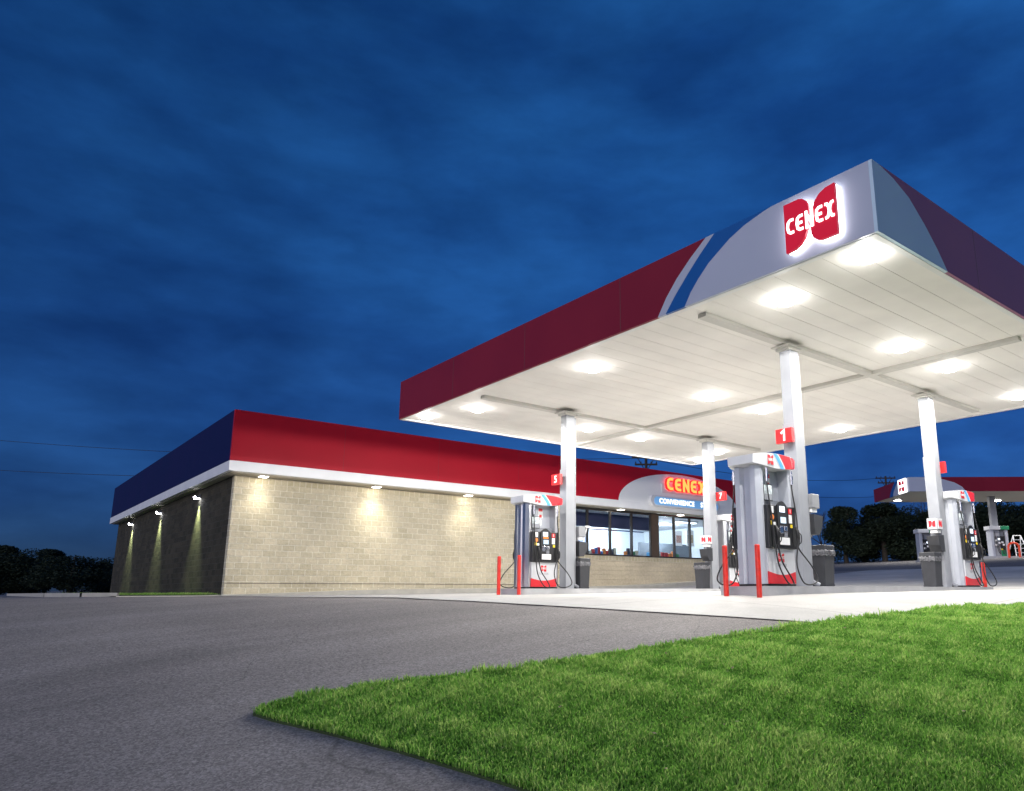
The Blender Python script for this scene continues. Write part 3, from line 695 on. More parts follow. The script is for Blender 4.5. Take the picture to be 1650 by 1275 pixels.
tag(MB().box(17.75, 18.25, 22.2, 22.5, 1.7, 1.98, bev=.02).build('carton', 'foam'), 'bright blue carton standing behind the pane right of the brown post', 'box')
tag(MB().box(17.55, 18.45, 22.05, 22.6, .36, 1.699).build('cabinet', 'roomdark'), 'dark cabinet under the blue carton inside the shop', 'cabinet')
ct = empty('service_counter', (20.7, 24.4, .36), label='grey service counter with a till deep inside the shop', cat='counter')
MB().box(-1.4, 1.4, -.35, .35, 0, 1.0).build('counter_body', 'shelfmat', ct); MB().box(-1.45, 1.45, -.4, .4, 1.0, 1.05).build('countertop', 'white', ct)
MB().box(-.3, .1, -.2, .15, 1.05, 1.45, bev=.03).build('till', 'black', ct)
# shop signs
sg2 = empty('channel_letter_sign', (18.6, FY - .1, 4.85), label='glowing orange red channel letters CENEX on the white arch of the shop', cat='sign')
def at2(mb, name, m): o = mb.build(name, m, sg2); o.location = (-18.6, -FY + .1, -4.85); return o
nl = MB(); word(nl, 'CENEX', (17.2, FY - .15, 4.86), (1, 0, 0), V, (0, -1, 0), 2.85, .66, .02, 0, .23); at2(nl, 'lettering', 'neon')
nl = MB(); word(nl, 'CENEX', (17.2, FY - .03, 4.86), (1, 0, 0), V, (0, -1, 0), 2.85, .66, .118, 0, .33); at2(nl, 'letter_return', 'neonedge')
at2(MB().box(17.0, 20.0, FY - .03, FY + .0, 4.74, 4.92).box(17.0, 17.25, FY - .03, FY, 4.92, 5.2), 'raceway', 'signwhite')
sg3 = empty('panel_sign', (18.6, FY - .1, 4.05), label='long rounded light blue panel sign reading CONVENIENCE STORE', cat='sign')
def at3(mb, name, m): o = mb.build(name, m, sg3); o.location = (-18.6, -FY + .1, -4.05); return o
def pill(x0, x1, z0, z1, n=10):
    r = (z1 - z0) / 2; zc = (z0 + z1) / 2
    return [(x1 - r + r * math.cos(a), zc + r * math.sin(a)) for a in [-math.pi / 2 + math.pi * i / n for i in range(n + 1)]] + [(x0 + r + r * math.cos(a), zc + r * math.sin(a)) for a in [math.pi / 2 + math.pi * i / n for i in range(n + 1)]]
at3(MB().prism(pill(16.1, 21.1, 4.03, 4.56), (0, FY - .01, 0), (1, 0, 0), V, (0, -1, 0), .16), 'cabinet', 'signwhite')
at3(MB().prism(pill(16.3, 20.95, 4.10, 4.49), (0, FY - .17, 0), (1, 0, 0), V, (0, -1, 0), .012), 'face', 'signblue')
tx = MB(); put_text(tx, 'CONVENIENCE', .33, (17.88, FY - .186, 4.295), (1, 0, 0), V, (0, -1, 0), 0, .007, .003, 1.12, 1.0); at3(tx, 'lettering', 'signlet')
tx = MB(); put_text(tx, 'STORE', .33, (20.12, FY - .186, 4.295), (1, 0, 0), V, (0, -1, 0), 0, .007, .003, 1.12, 1.0); at3(tx, 'lettering', 'signlet')
# rooftop units
for (x, y, w, h, lb) in [(4.6, 27, 1.9, 1.0, 'dark low rooftop unit above the left end of the shop'), (10.2, 26.5, 2.3, 1.35, 'dark boxy rooftop unit further along the shop roof')]:
    t = empty('rooftop_unit', (x, y, 5.0), label=lb, cat='rooftop unit', group='units on the shop roof')
    MB().box(-w / 2, w / 2, -.8, .8, 0, h + .35, bev=.03).build('casing', 'hvac', t); MB().box(-w / 2 - .05, w / 2 + .05, -.85, .85, h + .351, h + .42).build('lid', 'hvac', t)
    gl = MB()
    for k in range(6): gl.box(-w / 2 + .15, w / 2 - .15, -.82, -.801, h - .5 + k * .12, h - .44 + k * .12)
    gl.build('grille', 'frame', t)

# ------------------------------------------------------------------ pump islands
IT = .11
def island(x0, x1, y0, y1, label):
    n = 8; r = .16
    pts = []
    for (cx_, cy_, a0) in ((x1 - r, y0 + r, -90), (x1 - r, y1 - r, 0), (x0 + r, y1 - r, 90), (x0 + r, y0 + r, 180)):
        pts += [(cx_ + r * math.cos(R(a0 + 90 * i / n)), cy_ + r * math.sin(R(a0 + 90 * i / n))) for i in range(n + 1)]
    t = empty('pump_island', ((x0 + x1) / 2, (y0 + y1) / 2, 0), label=label, cat='island', group='concrete pump islands')
    o = MB().prism(pts, (0, 0, -.2), (1, 0, 0), (0, 1, 0), (0, 0, 1), .2 + IT - .01).build('slab', 'island', t); o.location = (-(x0 + x1) / 2, -(y0 + y1) / 2, 0)
    c = Vector(((x0 + x1) / 2, (y0 + y1) / 2))
    ip = [(p[0] + (.04 if p[0] < c.x else -.04), p[1] + (.04 if p[1] < c.y else -.04)) for p in pts]
    rim = MB(); k = len(pts)
    rim.add([(*p, IT - .012) for p in pts] + [(*p, IT + .006) for p in pts] , [(i, (i + 1) % k, (i + 1) % k + k, i + k) for i in range(k)])
    rim.add([(*p, IT + .006) for p in pts], [list(range(k))])
    o2 = rim.build('steel_edge', 'island', t); o2.location = o.location
island(1.08, 9.75, 2.9, 3.86, 'concrete kerb island nearest the lawn under pumps one and three')
island(1.16, 9.9, 9.6, 10.56, 'concrete kerb island nearest the shop under pumps five and seven')

# ------------------------------------------------------------------ fuel pumps
PW, PD = .445, .265           # half width (x), half depth (y)
def make_pump(num, label, lcd=False, ends='grey'):
    root = empty('fuel_pump', (0, 0, IT + .006), label=label, cat='fuel pump', group='fuel pumps under the main canopy')
    MB().box(-PW, PW, -PD + .02, PD - .02, 0, .035).build('plinth', 'black', root)
    for s in (-1, 1):                                        # ridged end columns
        pl = [(-.10, -PD), (-.035, -PD), (.04, -PD + .055), (.045, -PD + .155), (-.03, -PD + .195), (-.035, PD - .195), (.045, PD - .155), (.04, PD - .055), (-.035, PD), (-.10, PD)]
        MB().prism([(s * (PW - .0 + p[0]), p[1]) for p in pl], (0, 0, .036), (1, 0, 0), (0, 1, 0), (0, 0, 1), 1.93).build('end_column', ends, root)
    ccore = MB().box(-PW + .1, PW - .1, -PD + .12, PD - .12, .04, 1.42).build('core', 'greydark', root)
    MB().box(-.12, PW - .1, -.05, .05, 1.421, 1.965).build('header_panel', 'grey', root)
    # top sign
    tp = MB(); n = 14
    zt0, zt1 = 1.965, 2.19
    def bow(x): return .045 * (1 - ((x) / (PW + .14)) ** 2)
    xs_ = [-(PW + .14) + (2 * PW + .28) * i / n for i in range(n + 1)]
    for s in (-1, 1):
        vs = []; fs = []; ms = []
        for i, x in enumerate(xs_):
            e = 1 - .25 * max(0, (abs(x) - PW * .7) / (PW * .3 + .14)) ** 2
            yy = s * (PD + .075) * e
            vs += [(x, yy, zt0 - .06 * (1 - (x / (PW + .14)) ** 2) + .03), (x, yy + s * .012, zt1 - .05 + bow(x))]
        for i in range(n):
            tp.add([vs[2 * i], vs[2 * i + 2], vs[2 * i + 3], vs[2 * i + 1]], [(0, 1, 2, 3) if s < 0 else (3, 2, 1, 0)], 0, True)
    for i in range(n):
        def q(j, s, top):
            x = xs_[j]; e = 1 - .25 * max(0, (abs(x) - PW * .7) / (PW * .3 + .14)) ** 2; yy = s * (PD + .075) * e
            return (x, yy + s * .012, zt1 - .05 + bow(x)) if top else (x, yy, zt0 - .06 * (1 - (x / (PW + .14)) ** 2) + .03)
        tp.add([q(i, -1, 1), q(i + 1, -1, 1), q(i + 1, 1, 1), q(i, 1, 1)], [(0, 1, 2, 3)], 0, True)
        tp.add([q(i, -1, 0), q(i, 1, 0), q(i + 1, 1, 0), q(i + 1, -1, 0)], [(0, 1, 2, 3)], 0, True)
    for x, sgn in ((xs_[0], 1), (xs_[-1], -1)):
        e = .75; yy = (PD + .075) * e
        a = [(x, -yy, zt0 + .03), (x, yy, zt0 + .03), (x, yy + .012, zt1 - .05), (x, -yy - .012, zt1 - .05)]
        tp.add(a, [(3, 2, 1, 0) if sgn > 0 else (0, 1, 2, 3)], 0)
    top = tp.build('top_sign', 'pwhite', root)
    for s in (-1, 1):
        def yat(x):
            e = 1 - .25 * max(0, (abs(x) - PW * .7) / (PW * .3 + .14)) ** 2
            return s * ((PD + .075) * e + .012 + .004)
        def zlo(x): return zt0 - .06 * (1 - (x / (PW + .14)) ** 2) + .034
        def zhi(x): return zt1 - .054 + bow(x)
        def band(f0, f1, mi, mb, k=6):
            # curved band between slanted arcs f0(t), f1(t) with t from bottom to top
            for j in range(k):
                t0, t1 = j / k, (j + 1) / k; quad = []
                for t, ff in ((t0, f0), (t0, f1), (t1, f1), (t1, f0)):
                    x = s * -1 * ff(t); z = zlo(x) + (zhi(x) - zlo(x)) * t; yb = abs(yat(x)) - .012 * (1 - t)
                    quad.append((x, s * yb, z))
                mb.add(quad, [(0, 1, 2, 3) if s < 0 else (3, 2, 1, 0)], mi)
        st = MB(); cur = lambda a: (lambda t: a - .2 * t ** 1.25)
        band(cur(.06), cur(.16), 0, st); band(cur(.16), cur(.195), 1, st)
        segs = [.195, .26, .33, .40, .47, .53, .575]
        for a, b in zip(segs[:-1], segs[1:]): band((lambda a: lambda t: a - .2 * t ** 1.25 * (1 - (a - .195) / .38))(a), (lambda b: lambda t: b - .2 * t ** 1.25 * (1 - (b - .195) / .38))(b), 2, st)
        st.build('stripe', ['lblue', 'pwhite', 'pred'], top)
        em = MB(); emblem(em, (s * .30, s * (PD + .088), 1.985), (-s * 1., 0, 0), V, (0, s, 0), .15, .16, .004)
        em.build('emblem', 'pred', top)
        em = MB(); word(em, 'CENEX', (s * .295, s * (PD + .0925), 2.04), (-s * 1., 0, 0), V, (0, s, 0), .14, .05, .002, 0, .24); em.build('lettering', 'sticker', top)
    for s in (-1, 1):                                        # the two customer faces
        X = lambda a: -s * a                                 # a grows to the viewer's right on either face
        def bx(mb, a0, a1, dep0, dep1, z0, z1, mi=0, bev=0.): return mb.box(X(a0), X(a1), s * dep0, s * dep1, z0, z1, mi, bev)
        O_ = (0, s * PD * .98, 0); Uf = (-s, 0, 0); Nf = (0, s, 0)
        aL, aR = -PW + .1, PW - .06
        lp = MB(); k = 12
        lo = [(aL + (aR - aL) * i / k, .235 - .055 * math.sin(math.pi * i / k)) for i in range(k + 1)]
        lp.prism([(aL, .04), (aR, .04)] + lo[::-1], O_, Uf, V, Nf, .03, 1); lp.prism(lo + [(aR, .60), (aL, .60)], O_, Uf, V, Nf, .03, 0)
        low = lp.build('lower_panel', ['pwhite', 'pred'], root)
        em = MB(); O2 = Vector(O_) + Vector(Nf) * .0305; emblem(em, O2 + Vector(Uf) * -.075 + Vector(V) * .385, Uf, V, Nf, .16, .145, .003); em.build('emblem', 'pred', low)
        em = MB(); word(em, 'CENEX', O2 + Vector(Uf) * -.07 + Vector(V) * .435 + Vector(Nf) * .0034, Uf, V, Nf, .15, .05, .002, 0, .24); em.build('lettering', 'sticker', low)
        em = MB(); put_text(em, 'TOP TIER', .07, O2 + Vector(Uf) * .005 + Vector(V) * .335, Uf, V, Nf, 0, .0, .001); em.build('slogan', 'greydark', low)
        # console
        c = MB(); zc0, zc1 = .605, 1.36
        bx(c, aL - .02, aR + .02, PD * .8, PD + .075, zc0, zc1 - .05, 0, .012)
        arch = [(-.12 + .24 * i / 8, 1.31 + (.075 * math.sin(math.pi * i / 8))) for i in range(9)]
        c.prism([(-.13, .66), (.13, .66)] + [(a * 1.08, b) for a, b in arch[::-1]], (0, s * (PD + .07), 0), Uf, V, Nf, .03, 0)
        con = c.build('console', 'black', root)
        def pl_(name, m, a0, a1, z0, z1, dep): bx(MB(), a0, a1, PD + dep, PD + dep + .005, z0, z1).build(name, m, con)
        pl_('screen', 'screen', -.075, .065, 1.20, 1.30, .101)
        pl_('price_display', 'screen2', -.06, .085, 1.02, 1.12, .101)
        if lcd: pl_('advert_screen', 'orange', -.07, .08, 1.145, 1.19, .101)
        rd = MB(); bx(rd, -.1, -.01, PD + .101, PD + .115, .85, .97, 0, .004); bx(rd, .02, .11, PD + .101, PD + .115, .89, .97, 0, .004); rd.build('card_reader', 'chrome', con)
        kp = MB()
        for i in range(3):
            for j in range(3): bx(kp, .025 + .029 * i, .047 + .029 * i, PD + .101, PD + .108, .80 + .026 * j, .82 + .026 * j)
        kp.build('keypad', 'greydark', con)
        pl_('placard', 'sticker', -.105, .16, .665, .785, .101)
        pl_('sticker', 'sticker', -.29, -.21, 1.18, 1.29, .076); pl_('sticker', 'yellow', -.30, -.24, .985, 1.05, .076); pl_('sticker', 'sticker', -.235, -.17, .985, 1.03, .076)
        dk = MB().cyl((X(-.25), s * (PD + .076), 1.11), (X(-.25), s * (PD + .081), 1.11), .045, n=18); dk.build('badge', 'orange', con)
        pl_('sticker', 'sticker', .205, .29, 1.03, 1.17, .076); pl_('sticker', 'yellow', .235, .295, .955, 1.01, .076)
        nb = MB(); bx(nb, .2, .295, PD + .076, PD + .08, 1.185, 1.275, 0); put_text(nb, num, .085, (X(.2475), s * (PD + .081), 1.23), Uf, V, Nf, 1, .001, .001); nb.build('number_plate', ['numred', 'sticker'], con)
        # picture frame above console, notice on header
        pf = MB(); bx(pf, -.33, -.10, PD - .03, PD - .005, 1.385, 1.665, 0); bx(pf, -.315, -.115, PD - .004, PD, 1.40, 1.65, 1); bx(pf, -.315, -.115, PD + .0005, PD + .003, 1.40, 1.50, 2); pf.build('picture_panel', ['black', 'picture', 'greydark'], root)
        nt = MB(); bx(nt, .0, .14, .051, .054, 1.66, 1.90, 0); bx(nt, .01, .13, .0545, .056, 1.82, 1.89, 1); bx(nt, .035, .105, .0545, .056, 1.67, 1.74, 1); bx(nt, .03, .10, .051, .054, 1.48, 1.62, 0); nt.build('notice', ['sticker', 'numred'], root)
        # nozzles and hoses
        for a, loop in ((-.215, -1), (.345, 1)):
            xx = X(a); yf = s * (PD + .095)
            bt = MB(); bx(bt, a - .055, a + .055, PD + .07, PD + .085, .64, .95, 0, .004); bt.build('nozzle_boot', 'rubber', root)
            nz = MB()
            nz.tube(smooth_path([(xx, yf, .97), (xx, yf + s * .03, .93), (xx, yf + s * .05, .84), (xx - s * .01, yf + s * .045, .74), (xx, yf + s * .035, .66)], 5), [.018] * 6 + [.03] * 8 + [.024] * 7, 10)
            nz.tube(smooth_path([(xx, yf + s * .055, .88), (xx, yf + s * .11, .83), (xx, yf + s * .105, .72), (xx, yf + s * .05, .68)], 5), .009, 6)
            nz.build('nozzle', 'rubber', root)
            xt = X(a - .09) if loop < 0 else X(a + .04)
            zt = 1.93; hb = s * (PD + .05)
            if loop < 0: pts = [(xt, hb, zt), (xt, hb, 1.6), (xt, hb + s * .05, 1.2), (xt, hb + s * .085, .8), (X(a - .06), hb + s * .12, .35), (X(a + .1), hb + s * .16, .06), (X(a + .25), hb + s * .17, .035), (X(a + .22), hb + s * .14, .15), (X(a + .06), hb + s * .11, .38), (xx, yf + s * .05, .60), (xx, yf + s * .035, .66)]
            else: pts = [(xt, hb, zt), (xt, hb, 1.6), (xt, hb + s * .05, 1.2), (X(a - .02), hb + s * .1, .75), (X(a - .15), hb + s * .14, .35), (X(a - .08), hb + s * .2, .06), (X(a + .15), hb + s * .22, .03), (X(a + .33), hb + s * .2, .12), (X(a + .27), hb + s * .14, .33), (X(a + .05), hb + s * .08, .58), (xx, yf + s * .035, .66)]
            hz = MB().tube(smooth_path(pts, 6), .0125, 8).build('hose', 'rubber', root)
            MB().cyl((xt, hb, 1.70), (xt, hb, 1.93), .019, n=10).cyl((xt, hb, 1.78), (xt, hb, 1.84), .026, n=10).build('swivel', 'chrome', hz)
    return root
def place(o, x, y): o.location.x = x; o.location.y = y; return o
p1 = place(make_pump('1', 'fuel pump one with grey ridged end, on the island corner nearest the lawn'), 1.755, 3.32)
p3 = place(make_pump('3', 'fuel pump three at the far end of the lawn-side island, beyond the towel box'), 9.02, 3.36)
p5 = place(make_pump('5', 'fuel pump five in front of the tan block wall of the shop', True, 'steel'), 1.89, 10.06)
p7 = place(make_pump('7', 'fuel pump seven partly hidden behind the grey end of pump one', True, 'steel'), 9.05, 10.08)

# ------------------------------------------------------------------ bollards
def bollard(x, y, h, label):
    z = tz(x, y)
    mb = MB().cyl((x, y, z - .05), (x, y, z + h), .042, .042, 20); mb.cyl((x, y, z + h), (x, y, z + h + .012), .042, .03, 20)
    tag(mb.build('bollard', 'bollard'), label, 'bollard', 'red bollards guarding the pump islands')
bollard(.83, 2.80, .80, 'red bollard standing right before the grey end of pump one')
bollard(.80, 3.42, .79, 'red bollard left of pump one, clear of its grey end')
bollard(1.05, 9.55, .87, 'red bollard standing directly before the end of pump five')
bollard(.97, 10.25, .87, 'red bollard to the left of pump five before the block wall')
bollard(9.93, 3.2, .62, 'red bollard at the far end of pump three, hung with a black hose')

# ------------------------------------------------------------------ bins and service boxes
def litter_bin(x, y, label):
    t = empty('litter_bin', (x, y, IT + .007), label=label, cat='bin', group='slate litter bins on the pump islands'); t.scale = (.80, .80, .97)
    b = MB(); w0, w1, h = .17, .2, .62
    b.add([(sx * w0, sy * w0, 0) for sx, sy in ((-1, -1), (1, -1), (1, 1), (-1, 1))] + [(sx * w1, sy * w1, h) for sx, sy in ((-1, -1), (1, -1), (1, 1), (-1, 1))],
          [(3, 2, 1, 0), (0, 1, 5, 4), (1, 2, 6, 5), (2, 3, 7, 6), (3, 0, 4, 7)])
    b.box(-w0 - .012, w0 + .012, -w0 - .012, w0 + .012, .01, .035)
    b.build('body', 'bin', t)
    MB().box(-.215, .215, -.215, .215, .655, .76, bev=.02).box(-.2, .2, -.2, .2, .62, .656).build('lid', 'bin', t)
    bg = MB(); n = 48; r_ = random.Random(int(x * 100)); rows = []
    for zz, k, j in ((.668, .219, .003), (.645, .226, .008), (.62, .224, .012), (.59, .213, .012), (.565, .217, .016)):
        ring = []
        for i in range(n):
            a = 2 * math.pi * i / n; m = max(abs(math.cos(a)), abs(math.sin(a))); q = (k + r_.uniform(-j, j)) / m
            ring.append((q * math.cos(a) * (.93 + .07 * m), q * math.sin(a) * (.93 + .07 * m), zz + r_.uniform(-.018, .018)))
        rows.append(ring)
    bg.add([p for r in rows for p in r], [(a * n + i, (a + 1) * n + i, (a + 1) * n + (i + 1) % n, a * n + (i + 1) % n) for a in range(len(rows) - 1) for i in range(n)], 0, True)
    bg.build('bag', 'bag', t)
litter_bin(3.42, 3.34, 'slate litter bin in the gap behind the column of pump one')
litter_bin(7.55, 3.30, 'slate litter bin below the towel box before pump three')
litter_bin(3.22, 10.0, 'slate litter bin with loose bag beside pump five, under a squeegee')
litter_bin(7.72, 10.0, 'slate litter bin below the towel box near pump seven')
def towel_unit(x, y, z, face, label, logo=True, squeegee=False):
    t = empty('towel_box', (x, y, z), label=label, cat='towel dispenser', group='windscreen service boxes on the canopy columns')
    s = face
    MB().box(-.1 * s, .12 * s, -.12, .12, .36, .62, bev=.012).build('dispenser', 'boxgrey', t)
    if logo:
        pl = MB().box(-.1 * s - .012 * s, -.1 * s, -.11, .11, .375, .605, 0); em = pl
        emblem(em, (-.1 * s - .0125 * s, .075 * s, .42), (0, -s, 0), V, (-s, 0, 0), .15, .14, .003, 1)
        pl.build('logo_face', ['pwhite', 'pred'], t)
        pl = MB().box(-.1, .1, -.132, -.12, .375, .605, 0); emblem(pl, (-.07, -.1325, .42), (1, 0, 0), V, (0, -1, 0), .14, .14, .003, 1); pl.build('logo_face', ['pwhite', 'pred'], t)
    MB().box(-.06 * s, .1 * s, -.08, .08, .29, .359).build('towel', 'sticker', t)
    hop = MB().prism([(-.16, .22), (.12, .25), (.12, -.12), (-.03, -.12), (-.12, .02)], (0, -.13, 0), (s, 0, 0), (0, 0, 1), (0, 1, 0), .26).build('bucket', 'bin', t)
    MB().box(.06 * s, .12 * s, -.03, .03, -.16, .36).build('bracket', 'boxgrey', t)
    if squeegee:
        MB().cyl((-.08 * s, -.02, .18), (.16, -.10, .62), .011, n=8).box(.10, .22, -.13, -.08, .6, .64).build('squeegee', 'sticker', t)
towel_unit(7.93, 3.32, 1.0, 1, 'windscreen towel box with red emblem on the column before pump three')
towel_unit(7.95, 10.02, 1.02, 1, 'windscreen towel box with red emblem on the column near pump seven')
towel_unit(3.22, 3.36, 1.15, -1, 'plain grey towel box on the column of pump one, seen against the sky', logo=False)
towel_unit(3.22, 10.05, 1.02, -1, 'dark bucket with a squeegee on the column beside pump five', logo=False, squeegee=True)

# ------------------------------------------------------------------ number flags on the columns
def number_flag(x, y, z, num, label, w=.34, h=.26):
    t = empty('number_sign', (x, y, z), label=label, cat='number sign', group='red pump number signs on the columns')
    MB().prism([(-.05, -w / 2), (.03, -w / 2), (.03, w / 2), (-.05, w / 2)], (0, 0, -h / 2), (1, 0, 0), (0, 1, 0), (0, 0, 1), h).build('board', 'numred', t)
    d = MB()
    if num == '1': d.ribbon([(-.055, .045), (.012, .095), (.012, -.10)], .042, (-.051, 0, 0), (0, -1, 0), V, (-1, 0, 0), .002)
    else: put_text(d, num, h * .95, (-.051, 0, 0), (0, -1, 0), V, (-1, 0, 0), 0, .006, .001)
    d.build('digit', 'sticker', t)
number_flag(cx1 - .24, 3.40, 2.80, '1', 'red flag sign with digit 1 on the column of pump one')
number_flag(cx1 - .24, 10.2, 2.79, '5', 'red flag sign with digit 5 on the column of pump five')
number_flag(cx2 + .22, 9.80, 2.80, '7', 'red flag sign with digit 7 on the column near pump seven')
number_flag(cx2 + .26, 3.36, 2.82, '3', 'red flag sign edge behind the column before pump three')

# ------------------------------------------------------------------ far diesel canopy
fd, fl_ = 57., 24.9
fx, fy = dl(fd, fl_); FROT = YAW - math.pi / 2           # local x = picture right, local y = away
far = empty('diesel_canopy', (fx, fy, 0), FROT, label='smaller distant canopy with maroon edge and curved white corner beyond the trees', cat='canopy')
fz0, fz1 = 7.6, 8.72; FWd, FDp = 19., 7.2
f = MB()
AR = [(-.0 + .0, 0)]
arcR = [(4.3, 0), (4.05, .35), (3.5, .68), (2.6, .95), (1.3, 1.1), (.6, 1.12)]
f.prism([(0, 0)] + arcR + [(0, 1.12)], (0, 0, fz0), (1, 0, 0), V, (0, -1, 0), .06, 0); f.prism(arcR + [(FWd, 1.12), (FWd, 0)], (0, 0, fz0), (1, 0, 0), V, (0, -1, 0), .06, 1)
f.build('fascia', ['fascia_white', 'canopy_red'], far)
f = MB(); aI = [(3.2, 0), (2.95, .4), (2.5, .75), (1.9, 1.12)]; aO = [(3.9, 0), (3.6, .4), (3.2, .75), (2.6, 1.12)]
f.prism([(0, 0)] + aI + [(0, 1.12)], (0, 0, fz0), (0, 1, 0), V, (-1, 0, 0), .06, 0); f.prism(aI + aO[::-1], (0, 0, fz0), (0, 1, 0), V, (-1, 0, 0), .06, 1); f.prism(aO + [(FDp, 1.12), (FDp, 0)], (0, 0, fz0), (0, 1, 0), V, (-1, 0, 0), .06, 2)
f.build('fascia', ['fascia_white', 'blue', 'canopy_red'], far)
MB().box(0, FWd, 0, FDp, fz0 + .02, fz0 + .06).build('soffit', mat('far_soffit', (.5, .47, .42), .6, var=.05), far)
MB().box(.0, FWd, 0, FDp, fz1 - .2, fz1 - .1).build('roof', 'roofm', far)
lx = [(-.0 + 1.3, 5.6), (3.0, 1.7), (6.4, 5.9), (9.9, 5.9), (11.3, 1.7), (15.5, 5.9), (15.8, 1.7)]
for (a, b) in lx:
    o = MB().box(a - .3, a + .3, b - .3, b + .3, fz0 - .03, fz0 + .02).build('ceiling_light', 'white', far); MB().box(a - .22, a + .22, b - .22, b + .22, fz0 - .055, fz0 - .031, bev=.01).build('lens', 'flens', o)
    w = Matrix.Rotation(FROT, 4, 'Z') @ Vector((a, b, 0)); spot(fx + w.x, fy + w.y, fz0 - .25, 320, 150, .6)
for a in (8.05, 16.5):
    w = Matrix.Rotation(FROT, 4, 'Z') @ Vector((a, 3.4, 0)); zg = tz(fx + w.x, fy + w.y)
    MB().box(a - .24, a + .24, 3.2, 3.6, zg - .2, fz0 + .03, bev=.02).build('column', 'column', far)
fs_ = empty('emblem_sign', (fx, fy, 0), FROT, label='small white lit square sign with red emblem on the distant canopy corner', cat='sign')
q = MB().box(-.2, -.07, .35, 1.75, fz0 + .0, fz1 + .0, bev=.04); q.build('face', 'flogo', fs_)
q = MB(); emblem(q, (-.201, 1.55, fz0 + .12), (0, -1, 0), V, (-1, 0, 0), 1.0, .86, .01); emblem(q, (-.0, -.0, 0), (1, 0, 0), V, (0, -1, 0), .001, .001, .001); q.build('emblem', 'emblem_red', fs_)
q = MB().box(-.215, -.205, .5, 1.6, fz0 + .46, fz0 + .66); q.build('lettering_band', 'flogo', fs_)
def diesel_pump(px_l, d, label):
    x, y = dl(d, px_l); z = tz(x, y)
    t = empty('diesel_pump', (x, y, z), FROT, label=label, cat='fuel pump', group='green topped pumps under the distant canopy')
    MB().box(-.75, .75, -.6, .6, -.1, .12).build('plinth', 'island', t)
    for a in (-.58, .58): MB().box(a - .12, a + .12, -.35, .35, .121, 2.25, bev=.02).build('end_column', 'grey', t)
    MB().box(-.45, .45, -.28, .28, .121, .62).build('lower_panel', 'green', t)
    MB().box(-.45, .45, -.26, .26, .621, .8).build('notice_band', 'black', t)
    MB().box(-.2, .2, -.29, -.27, .63, .74).build('sticker', 'yellow', t)
    c = MB().box(-.45, .45, -.3, .3, .801, 1.75, bev=.02).build('console', 'black', t)
    for k, (a, b) in enumerate([(-.3, 1.4), (-.05, 1.5), (.2, 1.25), (-.05, 1.2), (.3, 1.05), (-.3, 1.05)]): MB().box(a - .08, a + .08, -.315, -.301, b - .07, b + .07).build('screen' if k == 1 else 'sticker', 'screen' if k == 1 else 'sticker', c)
    for a in (-.35, .35): MB().tube(smooth_path([(a, -.33, 2.1), (a, -.4, 1.3), (a * .7, -.46, .5), (a * .3, -.45, .35), (a * .6, -.38, .95)]), .025, 6).build('hose', 'rubber', t)
    MB().box(-.45, .45, -.06, .06, 1.751, 2.25).build('header_panel', 'greydark', t)
    tp = MB().box(-.8, .1, -.45, .45, 2.251, 2.55, 0, .03).box(.1, .8, -.45, .45, 2.251, 2.55, 1, .03).build('top_sign', ['pwhite', 'green'], t)
diesel_pump(33.15, 60.5, 'green topped diesel pump standing before the step ladder')
diesel_pump(26.9, 59.5, 'green topped diesel pump half hidden behind the towel box column')
lx_, ly_ = dl(60.5, 34.8); t = empty('step_ladder', (lx_, ly_, tz(lx_, ly_)), FROT, label='pale steel step ladder standing beside the green topped pump', cat='ladder')
for s in (-1, 1):
    MB().cyl((s * .55, -.5, 0), (s * .3, .1, 1.75), .04, n=8).build('leg', 'sticker', t); MB().cyl((s * .55, .8, 0), (s * .3, .12, 1.75), .035, n=8).build('leg', 'sticker', t)
for k in range(4):
    u = .2 + k * .2; MB().box(-.55 + .25 * u, .55 - .25 * u, -.5 + .6 * u - .08, -.5 + .6 * u + .12, 1.75 * u - .02, 1.75 * u + .02).build('step', 'shelfmat', t)
MB().cyl((-.3, .1, 1.75), (.3, .1, 1.75), .03, n=8).build('top_rail', 'sticker', t)
hx, hy = dl(59.3, 33.7); zz = tz(hx, hy)
hp = MB().tube(smooth_path([(-.42, 0, -.1), (-.42, 0, .75), (-.34, 0, 1.02), (0, 0, 1.16), (.34, 0, 1.02), (.42, 0, .75), (.42, 0, -.1)]), .085, 10).build('hoop_guard', 'orangered'); hp.location = (hx, hy, zz); hp.rotation_euler = (0, 0, FROT)
tag(hp, 'orange red steel hoop guard in front of the step ladder', 'guard')
fi = MB().box(6.2, 17.5, 2.7, 4.3, -.5, .14).build('island', 'island'); w = dl(57, 24.9)
fi.location = (fx, fy, tz(*dl(60.5, 33)) - .02); fi.rotation_euler = (0, 0, FROT); tag(fi, 'long low concrete island under the distant green topped pumps', 'island')

